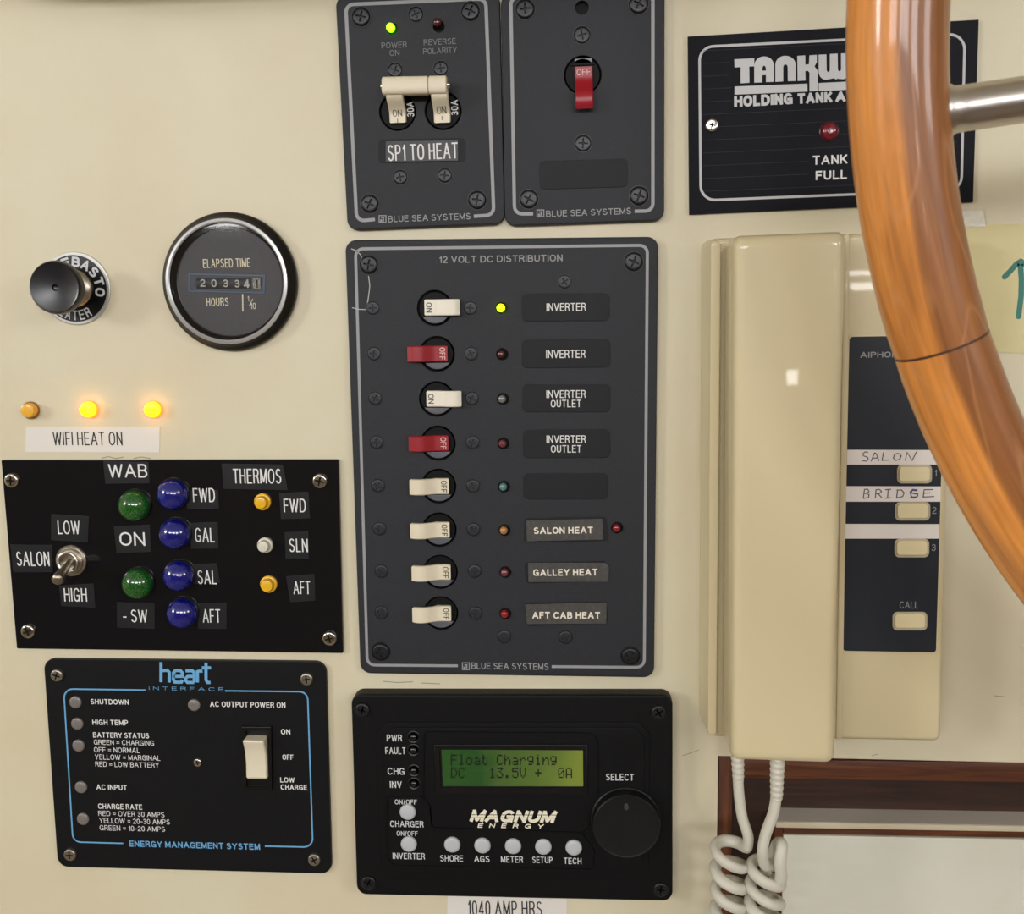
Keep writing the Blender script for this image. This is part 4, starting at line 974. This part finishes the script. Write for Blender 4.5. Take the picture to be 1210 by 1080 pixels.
# ================================================================== pull knob
FK = Frame(89.3, 341, 0.0)
kn = thing('pull_knob', FK, 'black pull knob with round lettered black and silver collar on the cream wall', 'knob')
ro = FK.r(89.3, 341, 41.5, 0.0007)
mb = MB(); ring_prof(mb, [(ro, 0.0001), (ro, 0.0005), (ro*0.97, 0.0007)], 64, cap1=True); put('collar_plate', mb.mesh('collar_plate', mat('silver_plate', (186,184,178), 0.35, metal=0.5)), kn)
mb = MB(); mb.plate(circle((0,0), ro*0.91, 56), 0.0006, 0.0009, ()); put('collar_face', mb.mesh('collar_face', M_BLACK), kn)
def ring_text(s, a0, a1, rr, w, ht, inward, wt_=0.2):
    """letters along a circle: angles in degrees, measured anticlockwise from the right"""
    mb = MB(); n = len(s)
    for i, ch in enumerate(s):
        a = math.radians(a0+(a1-a0)*i/(n-1))
        up = Vector((math.cos(a), math.sin(a)))*(1 if not inward else -1); right = Vector((up.y, -up.x)); c = Vector((math.cos(a), math.sin(a)))*rr
        letters(mb, ch, w, ht, wt_, lambda x, y: (c.x+right.x*x+up.x*y, c.y+right.y*x+up.y*y, 0.0009+PR))
    return put('lettering', mb.mesh('ring_lettering', M_LEG, 0), kn)
ring_text('WEBASTO', 129, -9, ro*0.725, ro*0.23, ro*0.28, False, 0.24)
ring_text('HEATER', 222, 297, ro*0.735, ro*0.15, ro*0.27, True, 0.17)
rc = FK.r(89.3, 341, 21.5, 0.003)
mb = MB(); ring_prof(mb, [(rc, 0.0009), (rc, 0.0018), (rc*0.93, 0.0026), (rc*0.80, 0.0034), (rc*0.62, 0.0038), (rc*0.5, 0.0036)], 36, cap1=True); put('threaded_collar', mb.mesh('threaded_collar', M_STEEL), kn)
kc = FK(64, 339.6, 0.0185); kcx, kcy = kc
mb = MB(); r1 = FK.r(64, 339.6, 30.8, 0.0185)
base = Vector((0,0,0.0018)); topc = Vector((kcx, kcy, 0.0185)); 
ax = Vector((kcx, kcy, 0.0167))
def off(h_): return (kcx*min(1, (h_-0.0018)/0.0167), kcy*min(1, (h_-0.0018)/0.0167))
prof = [(0.0045,0.0018),(0.0040,0.006),(0.0042,0.0120),(0.0062,0.0132),(r1*0.93,0.0140),(r1,0.0148),(r1*1.0,0.0166),(r1*0.975,0.0180),(r1*0.93,0.0186),(r1*0.86,0.0184),(r1*0.5,0.0178),(r1*0.13,0.0176),(r1*0.11,0.0166),(r1*0.04,0.0164)]
n = 56
loops = [[(off(h_)[0]+r_*math.cos(2*PI*j/n), off(h_)[1]+r_*math.sin(2*PI*j/n), h_) for j in range(n)] for r_, h_ in prof]
mb.loft(loops, False, True); put('knob', mb.mesh('knob', mat('glossy_black_knob', (22,22,26), 0.25), 40), kn)

# ================================================================== wall lamps and label strips
M_AMB = mat('unlit_amber_lens', (238,178,48), 0.35, coat=0.3)
M_AMBON = mat('lit_amber_lens', (255,200,20), 0.3, emit=((255,184,8), 9.0))
M_AMBHALO = mat('lit_amber_rim', (255,150,30), 0.4, emit=((255,120,10), 3.0))  # collar given its own orange glow, standing in for the lamp's halo
def wall_lamp(px, py, m, label, group=None):
    F = Frame(px+4, py, 0); rad = F.r(px, py, 9.6, 0.0045)
    o = thing('indicator_lamp', F, label, 'lamp', group)
    a, b = F(px, py, 0.0045)
    mb = MB(); mb.lathe([(rad*1.06, 0.0001), (rad*1.06, 0.0012), (rad*0.98, 0.0016), (rad*0.9, 0.0016)], 28, cap1=True, c=(a*0.3, b*0.3)); put('lamp_collar', mb.mesh('lamp_collar', M_AMBHALO if m is M_AMBON else mat('amber_collar', (150,100,30), 0.4)), o)
    mb = MB(); mb.lathe([(rad*0.86, 0.0015), (rad*0.86, 0.0040), (rad*0.78, 0.0048), (rad*0.4, 0.0052)], 24, c=(a*0.9, b*0.9)); put('lens', mb.mesh('lens', m, 40), o)
    return o
wall_lamp(32.5, 485, M_AMB, 'unlit amber lamp above the left end of the WIFI HEAT ON label')
wall_lamp(102, 484, M_AMBON, 'glowing amber lamp above the middle of the WIFI HEAT ON label')
wall_lamp(178, 484, M_AMBON, 'glowing amber lamp above the right end of the WIFI HEAT ON label')
def strip(q, name, label, ts, m=M_TAPE_W, lift=0.0002, cat='label'):
    cx = sum(p[0] for p in q)/4; cy = sum(p[1] for p in q)/4
    F = Frame(cx, cy, math.atan2(*(lambda a, b: (b[1]-a[1], b[0]-a[0]))(U(*q[3]), U(*q[2]))))
    o = thing(name, F, label, cat)
    mb = MB(); mb.plate(F.poly(q, 0), 0.00005, lift, ()); put('tape', mb.mesh('tape', m, 0), o)
    for s, x, y, w, t in ts: text(F, s, x, y, w, t, lift, M_DARKTXT, o)
    return o
strip([(31,504.5),(189,504),(188.6,534.5),(30,534)], 'label_strip', 'white label strip reading WIFI HEAT ON above the glossy black panel', [('WIFI HEAT ON',103.5,518.2,82,16)])
strip([(529,1058),(670,1062),(669,1096),(528,1094)], 'label_strip', 'white label strip reading 1040 AMP HRS under the remote panel', [('1040 AMP HRS',596.5,1073.5,88,18)])

# paper note with green arrow, clear tape above it
M_NOTE = mat('yellow_note_paper', (220,209,160), 0.7, bump=(700, 0.2), var=(18, (212,200,152), 0.4, 0.7))
FN = Frame(1200, 340, 0)
note = thing('paper_note', FN, 'yellowed paper note with a green arrow, right of the wooden wheel', 'note')
mb = MB(); mb.plate(FN.poly([(1138,266),(1290,262),(1290,420),(1142,415)], 0), 0.0003, 0.0005, ()); put('paper', mb.mesh('paper', M_NOTE, 0), note)
M_GREEN = mat('green_marker', (58,124,112), 0.6)
mb = MB(); w_ = 2*FN.r(1200,340,3.3,0)
for l in ([(1187,327),(1194,320),(1201,312),(1206,309),(1213,313),(1222,322)], [(1205.5,310),(1207,330),(1206.5,350),(1203.5,374)]):
    stroke2(mb, FN.poly(l, 0.0005), w_, 0.0005+PR)
for p in ((1187,327),(1222,322),(1203.5,374),(1206,309.5)): mb.cap(circle(FN(*p, 0.0005), w_/2, 14), [], 0.0005+2*PR)
put('arrow_drawing', mb.mesh('arrow', M_GREEN, 0), note)
M_CTAPE = mat('frosted_clear_tape', (192,186,160), 0.25, bump=(500, 0.2))
FTp = Frame(1150, 258, 0)
mb = MB(); mb.plate(rounded(FTp.poly([(1095,250),(1161,249),(1164.5,268),(1095,268)], 0), 0.0005, 3), 0.00052, 0.00065, ()); single('clear_tape', mb.mesh('clear_tape', M_CTAPE), FTp, 'strip of clear tape over the top edge of the yellowed note', 'tape')

# ================================================================== intercom
HI = 0.022
FI = Frame(975, 575, 0.0, HI)
ic = thing('intercom', FI, 'cream intercom base with dark keypad panel behind the cream handset', 'intercom')
M_IC = mat('aged_cream_plastic', (213,199,160), 0.42, coat=0.55)
M_IC.node_tree.nodes['Principled BSDF'].inputs['Coat Roughness'].default_value = 0.025
q = FI.poly([(839,281),(1127,272),(1112.5,877),(835.5,871)], HI); qo = inset(q, -0.0008)
ro_ = rounded(q, 0.003, 5); rb0 = rounded(qo, 0.0035, 5)
mb = MB(); mb.loft([[(a,b,0.0002) for a,b in rb0], [(a,b,HI-0.004) for a,b in ro_], [(a,b,HI-0.0012) for a,b in inset(ro_,0.0003)], [(a,b,HI-0.0003) for a,b in inset(ro_,0.0011)], [(a,b,HI) for a,b in inset(ro_,0.0022)]], True, True)
put('base', mb.mesh('intercom_base', M_IC, 50), ic)
# cradle rails either side of the handset
hc = HI+0.003
mb = MB(); mb.plate(rounded(FI.poly([(839.5,284),(852.5,284),(847,871),(836,868)], hc), 0.002, 4), HI-0.001, hc, (), 0.0009); put('cradle_rail', mb.mesh('cradle_rail', M_IC), ic)
mb = MB(); mb.plate(rounded(FI.poly([(997.5,277),(1004.5,276.5),(995.5,874),(988,874)], hc-0.002), 0.0008, 3), HI-0.001, hc-0.002, (), 0.0006); put('cradle_rail', mb.mesh('cradle_rail', M_IC), ic)
# keypad
M_KP = mat('dark_slate_keypad', (36,40,47), 0.45, bump=(2500, 0.15), spec=0.25)
hk2 = HI+0.0004
q = rounded(FI.poly([(1003.5,398),(1117,396),(1106,771),(996,769)], hk2), 0.0013, 5)
mb = MB(); mb.plate(inset(q, -0.0007), HI-0.0002, HI+0.0006, (q[::-1],), 0.0002); kp = put('keypad_rim', mb.mesh('keypad_rim', M_IC), ic)
mb = MB(); mb.cap(q, [], HI+0.0003); kp = put('keypad', mb.mesh('keypad', M_KP, 0), ic); hk2 = HI+0.0003
def kx(x, y): return x - (y-398)/373*0  # pixel helper
M_STRIP = mat('greyish_white_strip', (232,225,219), 0.5)
for (y0, y1, xl, xr) in ((531.5,549,1001,1112.8),(574.5,592.8,999.8,1111.5),(619,636.5,999,1110)):
    label_plate(FI, [(xl,y0),(xr,y0+0.3),(xr-0.3,y1),(xl-0.3,y1)], 0, hk2, kp, M_STRIP, 'name_strip', 0.0002)
M_BEZ = mat('cream_button_bezel', (190,180,152), 0.35)
for x0, x1, y0, y1 in ((1061.3,1099.6,550.3,570),(1059,1097.6,594.3,613.8),(1058.3,1096.4,637.8,657.3),(1056,1094,724,743.5)):
    h3 = hk2+0.0015
    cx, cy = (x0+x1)/2, (y0+y1)/2
    q = rounded(FI.poly(rect(x0+1.6,y0+1.6,x1-0.4,y1-1), h3), 0.0014, 5)
    q2 = rounded(FI.poly(rect(x0-1.5,y0-1.2,x1+1.5,y1+1.2), hk2), 0.002, 5)
    mb = MB(); mb.plate(q, hk2, h3, (), 0.0004); bt = put('button', mb.mesh('button', mat('cream_button', (228,214,172), 0.35)), ic)
    mb = MB(); mb.plate(q2, hk2, hk2+0.0004, (), 0.0002); put('button_bezel', mb.mesh('button_bezel', M_BEZ), bt)
for s, x, y, w, t in (('1',1105.5,559,2.5,8),('2',1104,603,5,8),('3',1103.2,647,5,8),('CALL',1074,714.8,22,8.2)): text(FI, s, x, y, w, t, hk2, mat('dim_legend_print', (150,150,152), 0.6), ic)
text(FI, 'AIPHONE', 1042.5, 419, 52, 7, hk2, MATS['dim_legend_print'], ic, bold=0.03)
def KC(*pts): return [(980+x/3.375, 480+y/3.375) for x, y in pts]
M_PEN = mat('pen_ink', (62,64,78), 0.6); M_PENB = mat('blue_pen_ink', (70,84,132), 0.6)
SAL = [KC((155,184),(142,182),(133,190),(136,198),(152,203),(155,212),(146,219),(130,217)), KC((166,220),(180,186),(186,188),(198,218)), KC((172,207),(194,206)),
 KC((216,183),(210,216),(240,214)), KC((272,188),(260,192),(255,206),(264,216),(280,212),(286,199),(280,190),(270,188)), KC((302,217),(310,184),(330,216),(348,181))]
BRI = [KC((140,330),(135,367)), KC((138,332),(152,330),(158,340),(150,347),(139,348)), KC((148,348),(158,353),(156,364),(135,368)), KC((183,367),(186,333),(200,332),(208,340),(200,348),(185,350)), KC((195,350),(210,366)),
 KC((222,333),(246,331)), KC((234,332),(232,366)), KC((222,367),(246,365)), KC((268,366),(272,334)), KC((268,334),(288,334),(298,346),(292,360),(266,366)), KC((378,332),(374,362),(418,360)), KC((376,347),(402,345)), KC((378,333),(414,332))]
strokes(FI, SAL, 1.15, hk2+0.0002, M_PEN, kp, 'handwriting'); strokes(FI, BRI, 1.15, hk2+0.0002, M_PEN, kp, 'handwriting')
strokes(FI, [KC((352,334),(332,332),(322,342),(324,346),(350,350),(352,358),(340,366),(322,364)), KC((350,337),(330,335),(324,350),(328,362),(348,362),(352,350),(338,349))], 1.5, hk2+0.0002, M_PENB, kp, 'handwriting')['label'] = 'letter overwritten in blue pen'

# ---- handset
HS = 0.050
FS_ = Frame(930, 585, 0.0, HS)
hs = thing('telephone_handset', FS_, 'long glossy cream handset resting upright in the intercom cradle', 'handset')
corn = [(866.5,278),(1002,272.5),(988,905),(864,901)]
def hs_loop(hh, ins, rad):
    q = FS_.poly(corn, HS); q = inset(q, ins) if ins else q
    return [(a, b, hh) for a, b in rounded(q, rad, 8)]
# bowed front: the face bulges a little towards the middle of its width
mb = MB()
mb.loft([hs_loop(HI+0.0036, 0.0010, 0.0030), hs_loop(HI+0.008, 0.0, 0.0034), hs_loop(HS-0.0042, 0.0, 0.0034), hs_loop(HS-0.0026, 0.0004, 0.0034), hs_loop(HS-0.0013, 0.0011, 0.0031), hs_loop(HS-0.0005, 0.0020, 0.0026), hs_loop(HS-0.0001, 0.0032, 0.0020), hs_loop(HS, 0.0046, 0.0012)], True, False)
# front skin
q = inset(FS_.poly(corn, HS), 0.0046); rq = rounded(q, 0.0012, 8); mb.cap(rq, [], HS)
put('handset_shell', mb.mesh('handset', M_IC, 50), hs)
mb = MB(); a0, b0 = FS_(925, 440, HS)
# narrow foot of the handset standing in the cradle
q = FS_.poly([(905,320),(960,320),(955,420),(903,420)], HI); mb.plate(rounded(q, 0.002, 4), HI+0.0001, HI+0.0038, ()); put('earpiece_foot', mb.mesh('foot', M_IC), hs)
q = FS_.poly([(900,760),(955,760),(950,850),(899,850)], HI); mb = MB(); mb.plate(rounded(q, 0.002, 4), HI+0.0001, HI+0.0038, ()); put('mouthpiece_foot', mb.mesh('foot', M_IC), hs)

# ---- coiled cord: two leads going down from the handset and the base
M_CORD = mat('pale_grey_cord', (206,202,188), 0.45, bump=(900, 0.06))
FC = Frame(895, 1000, 0.0, 0.03)
cord = thing('coiled_cord', FC, 'pale curly handset cord, two leads hanging below the handset', 'cord')
def P3(px, py, h): a, b = FC(px, py, h); return (a, b, h)
def relief(px0, py0, px1, py1, r0, h, rings):
    A = Vector(P3(px0, py0, h)); B = Vector(P3(px1, py1, h)); pts = []; rad = []
    n = rings*6
    for i in range(n+1):
        t = i/n; pts.append(A+(B-A)*t)
        rad.append(r0*(1-0.22*t)*(1.0+0.055*math.sin(2*PI*t*rings)))
    pts += [A+(B-A)*1.02, A+(B-A)*1.03]; rad += [r0*0.70, r0*0.45]
    mb = MB(); mb.tube(pts, rad, 18, flat=0.8); return put('strain_relief', mb.mesh('strain_relief', M_CORD), cord)
hl_, hr_ = 0.034, 0.040
relief(871.2, 880, 872.5, 922, FC.r(872,910,10.4,hl_), hl_, 6)
relief(919, 880, 917.5, 942.5, FC.r(918,910,11.4,hr_), hr_, 9)
def catmull(P_, n=8):
    out = []
    for i in range(len(P_)-1):
        p0, p1, p2, p3 = (Vector(P_[max(i-1,0)]), Vector(P_[i]), Vector(P_[i+1]), Vector(P_[min(i+2, len(P_)-1)]))
        for j in range(n):
            t = j/n; out.append(0.5*((2*p1)+(-p0+p2)*t+(2*p0-5*p1+4*p2-p3)*t*t+(-p0+3*p1-3*p2+p3)*t**3))
    out.append(Vector(P_[-1])); return out
def coil_pts(cx0, cy0, cx1, cy1, turns, rpx, hcen, rh, a0, tilt):
    out = []; n = int(turns*28)
    for i in range(n+1):
        t = i/n; th = a0+2*PI*turns*t
        x = cx0+(cx1-cx0)*t-rpx*math.cos(th); y = cy0+(cy1-cy0)*t - tilt*math.cos(th)
        h = hcen+rh*math.sin(th); a, b = FC(x, y, hcen); out.append(Vector((a, b, h)))
    return out
rc_ = FC.r(880, 1000, 6.6, 0.034)
# left lead
lead = catmull([P3(872,918,hl_), P3(873.5,940,hl_), P3(877,965,hl_), P3(884,988,hl_+0.001), P3(883,1001,hl_-0.001)], 8)
c1_ = coil_pts(862, 996.5, 862, 1130, 5.6, 17.0, 0.0300, 0.0062, math.radians(185), 4.2)
mb = MB(); mb.tube(lead+c1_, [FC.r(880,1000,6.4,hl_)]*len(lead+c1_), 12, flat=0.62, upv=(0,1,0)) if False else mb.tube(lead+c1_, rc_*1.12, 12, flat=0.85)
put('coil', mb.mesh('coil', M_CORD, 60), cord)
# right lead
lead = catmull([P3(917.5,938,hr_), P3(914,960,hr_), P3(905,985,hr_), P3(901,1006,hr_), P3(903,1022,hr_-0.003)], 8)
c2_ = coil_pts(905.5, 1020, 900, 1135, 5.4, 17.5, 0.0330, 0.0062, math.radians(195), 4.8)
mb = MB(); mb.tube(lead+c2_, rc_*1.15, 12, flat=0.85)
put('coil', mb.mesh('coil', M_CORD, 60), cord)
lp_ = catmull([P3(903,1034,0.030), P3(912,1012,0.029), P3(919,997,0.033), P3(923.5,999,0.038), P3(922,1018,0.040), P3(923,1036,0.039), P3(919,1046,0.036)], 8)
mb = MB(); mb.tube(lp_, rc_*1.1, 12); put('coil_loop', mb.mesh('coil_loop', M_CORD, 60), cord)
bend = [c1_[-1]]+[Vector((c1_[-1].x+(c2_[-1].x-c1_[-1].x)*t, c1_[-1].y+(c2_[-1].y-c1_[-1].y)*t-0.02*math.sin(PI*t), c1_[-1].z+(c2_[-1].z-c1_[-1].z)*t)) for t in (0.1,0.25,0.4,0.5,0.6,0.75,0.9)]+[c2_[-1]]
mb = MB(); mb.tube(catmull(bend, 5), rc_*0.93, 12); put('cord_bend', mb.mesh('cord_bend', M_CORD, 60), cord)

# ================================================================== wooden steering wheel
HWH = 0.12
WU, WV, WR, Wr = 0.3752, 0.0915, 0.2833, 0.01418
nrm = Vector((0.0269, -0.0621, 1.0)).normalized()
e1 = Vector((0,1,0)).cross(nrm).normalized(); e2 = nrm.cross(e1)
class _F: pass
FWH = _F(); FWH.o = (WU, WV); FWH.th = 0.0
wheel = bpy.data.objects.new('steering_wheel', None); COL.objects.link(wheel); wheel.location = W(WU, WV, HWH)
tag(wheel, 'varnished wooden steering wheel rim with a steel spoke, in front of the wall', 'steering wheel')
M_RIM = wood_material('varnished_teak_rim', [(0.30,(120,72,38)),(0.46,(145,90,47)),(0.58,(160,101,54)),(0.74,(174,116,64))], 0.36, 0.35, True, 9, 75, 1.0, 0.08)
def laminate(m):
    """a paler outer lamination and fine pale contour grain, both fixed to the wood"""
    nt = m.node_tree; L = nt.links; p = nt.nodes['Principled BSDF']
    src = p.inputs['Base Color'].links[0].from_socket
    tc = nt.nodes.new('ShaderNodeTexCoord'); sp = nt.nodes.new('ShaderNodeSeparateXYZ'); L.new(tc.outputs['UV'], sp.inputs[0])
    def math_(op, a, b=None, c=None):
        n = nt.nodes.new('ShaderNodeMath'); n.operation = op
        for i, v in enumerate((a, b, c)):
            if v is None: continue
            if isinstance(v, (int, float)): n.inputs[i].default_value = v
            else: L.new(v, n.inputs[i])
        return n.outputs[0]
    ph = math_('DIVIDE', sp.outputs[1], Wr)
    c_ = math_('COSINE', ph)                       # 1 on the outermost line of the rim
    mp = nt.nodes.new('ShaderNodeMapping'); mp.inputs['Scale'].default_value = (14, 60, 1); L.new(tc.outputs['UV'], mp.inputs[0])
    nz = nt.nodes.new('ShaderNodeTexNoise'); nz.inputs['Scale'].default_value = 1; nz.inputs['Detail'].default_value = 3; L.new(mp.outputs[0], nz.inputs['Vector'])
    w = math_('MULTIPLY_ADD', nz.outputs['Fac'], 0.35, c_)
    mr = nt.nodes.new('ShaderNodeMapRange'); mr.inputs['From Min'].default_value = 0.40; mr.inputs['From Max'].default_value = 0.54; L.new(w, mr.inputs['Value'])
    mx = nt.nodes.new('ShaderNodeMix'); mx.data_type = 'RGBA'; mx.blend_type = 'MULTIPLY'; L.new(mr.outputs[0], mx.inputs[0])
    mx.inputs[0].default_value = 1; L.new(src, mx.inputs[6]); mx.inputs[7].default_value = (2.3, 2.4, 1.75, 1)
    mp2 = nt.nodes.new('ShaderNodeMapping'); mp2.inputs['Scale'].default_value = (6, 34, 1); mp2.inputs['Location'].default_value = (3.1, 1.7, 0); L.new(tc.outputs['UV'], mp2.inputs[0])
    n2 = nt.nodes.new('ShaderNodeTexNoise'); n2.inputs['Scale'].default_value = 1; n2.inputs['Detail'].default_value = 1.5; L.new(mp2.outputs[0], n2.inputs['Vector'])
    fr = math_('FRACT', math_('MULTIPLY', n2.outputs['Fac'], 11.0))
    tri = math_('ABSOLUTE', math_('SUBTRACT', fr, 0.5))
    m3 = nt.nodes.new('ShaderNodeMapRange'); m3.inputs['From Min'].default_value = 0.40; m3.inputs['From Max'].default_value = 0.5; m3.inputs['To Max'].default_value = 0.32; L.new(tri, m3.inputs['Value'])
    mx2 = nt.nodes.new('ShaderNodeMix'); mx2.data_type = 'RGBA'; L.new(m3.outputs[0], mx2.inputs[0]); L.new(mx.outputs[2], mx2.inputs[6]); mx2.inputs[7].default_value = (*lin((212,150,96)), 1)
    L.new(mx2.outputs[2], p.inputs['Base Color'])
def rim_point(th, ph, r):
    rad = e1*math.cos(th)+e2*math.sin(th)
    return rad*(WR+r*math.cos(ph)) + nrm*(r*math.sin(ph))
def rim_segment(t0, t1, off_):
    n, k = 30, 28; bm = bmesh.new(); uvl = bm.loops.layers.uv.new('uv'); V = []
    for i in range(n+1):
        t = t0+(t1-t0)*i/n; rr = Wr
        if i == 0 or i == n: rr = Wr*0.985
        row = []
        for j in range(k):
            p = rim_point(t, 2*PI*j/k, rr); row.append(bm.verts.new((p.x, -p.z, p.y)))
        V.append(row)
    for i in range(n):
        for j in range(k):
            f = bm.faces.new((V[i][j], V[i][(j+1)%k], V[i+1][(j+1)%k], V[i+1][j])); f.smooth = True
            for l, (ii, jj) in zip(f.loops, ((i,j),(i,j+1),(i+1,j+1),(i+1,j))):
                l[uvl].uv = (off_+(t0+(t1-t0)*ii/n)*WR, jj/k*2*PI*Wr)
    bm.faces.new(V[0][::-1]); bm.faces.new(V[-1])
    bmesh.ops.recalc_face_normals(bm, faces=bm.faces)
    me = bpy.data.meshes.new('rim_segment'); bm.to_mesh(me); bm.free(); me.materials.append(M_RIM); return me
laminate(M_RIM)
# angle of the visible joint
uj, vj = U(1113, 406, HWH); tj = math.atan2(vj-WV, uj-WU)
seg = 2*PI/8
for i in range(8):
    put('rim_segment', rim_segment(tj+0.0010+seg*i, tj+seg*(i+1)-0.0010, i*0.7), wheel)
M_GLUE = mat('dark_joint', (70,38,22), 0.5)
for i in range(8):
    mb = MB(); t = tj+seg*i
    loops = [[tuple(rim_point(t+dt, 2*PI*j/28, Wr*0.988)) for j in range(28)] for dt in (-0.0013, 0.0013)]
    mb.loft(loops); put('rim_joint', mb.mesh('joint', M_GLUE), wheel)
M_SS = mat('brushed_stainless', (200,194,188), 0.30, metal=1.0, bump=(200, 0.05))
us, vs_ = U(1128, 133, HWH); ts_ = math.atan2(vs_-WV, us-WU)
for i in range(6):
    t = ts_+2*PI*i/6; rad = e1*math.cos(t)+e2*math.sin(t); mb = MB(); r0 = 0.00665
    Ra = WR-Wr+0.0015
    pts = [rad*(Ra+0.001), rad*Ra, rad*(Ra-0.0022), rad*(Ra-0.003), rad*(Ra-0.006)]+[rad*(Ra-0.02*q_)-nrm*0.0*q_ for q_ in range(1, 11)]+[rad*0.03]
    rr_ = [r0*1.16, r0*1.16, r0*1.12, r0*1.02, r0]+[r0]*10+[r0]
    mb.tube([tuple(p) for p in pts], rr_, 24); put('spoke', mb.mesh('spoke', M_SS, 50), wheel)
mb = MB(); n = 40
loops = []
for r_, z_ in ((0.034,-0.02),(0.036,-0.018),(0.036,0.012),(0.034,0.016),(0.026,0.020),(0.012,0.021)):
    loops.append([tuple((e1*math.cos(2*PI*j/n)+e2*math.sin(2*PI*j/n))*r_+nrm*z_) for j in range(n)])
mb.loft(loops); put('hub', mb.mesh('hub', M_SS), wheel)
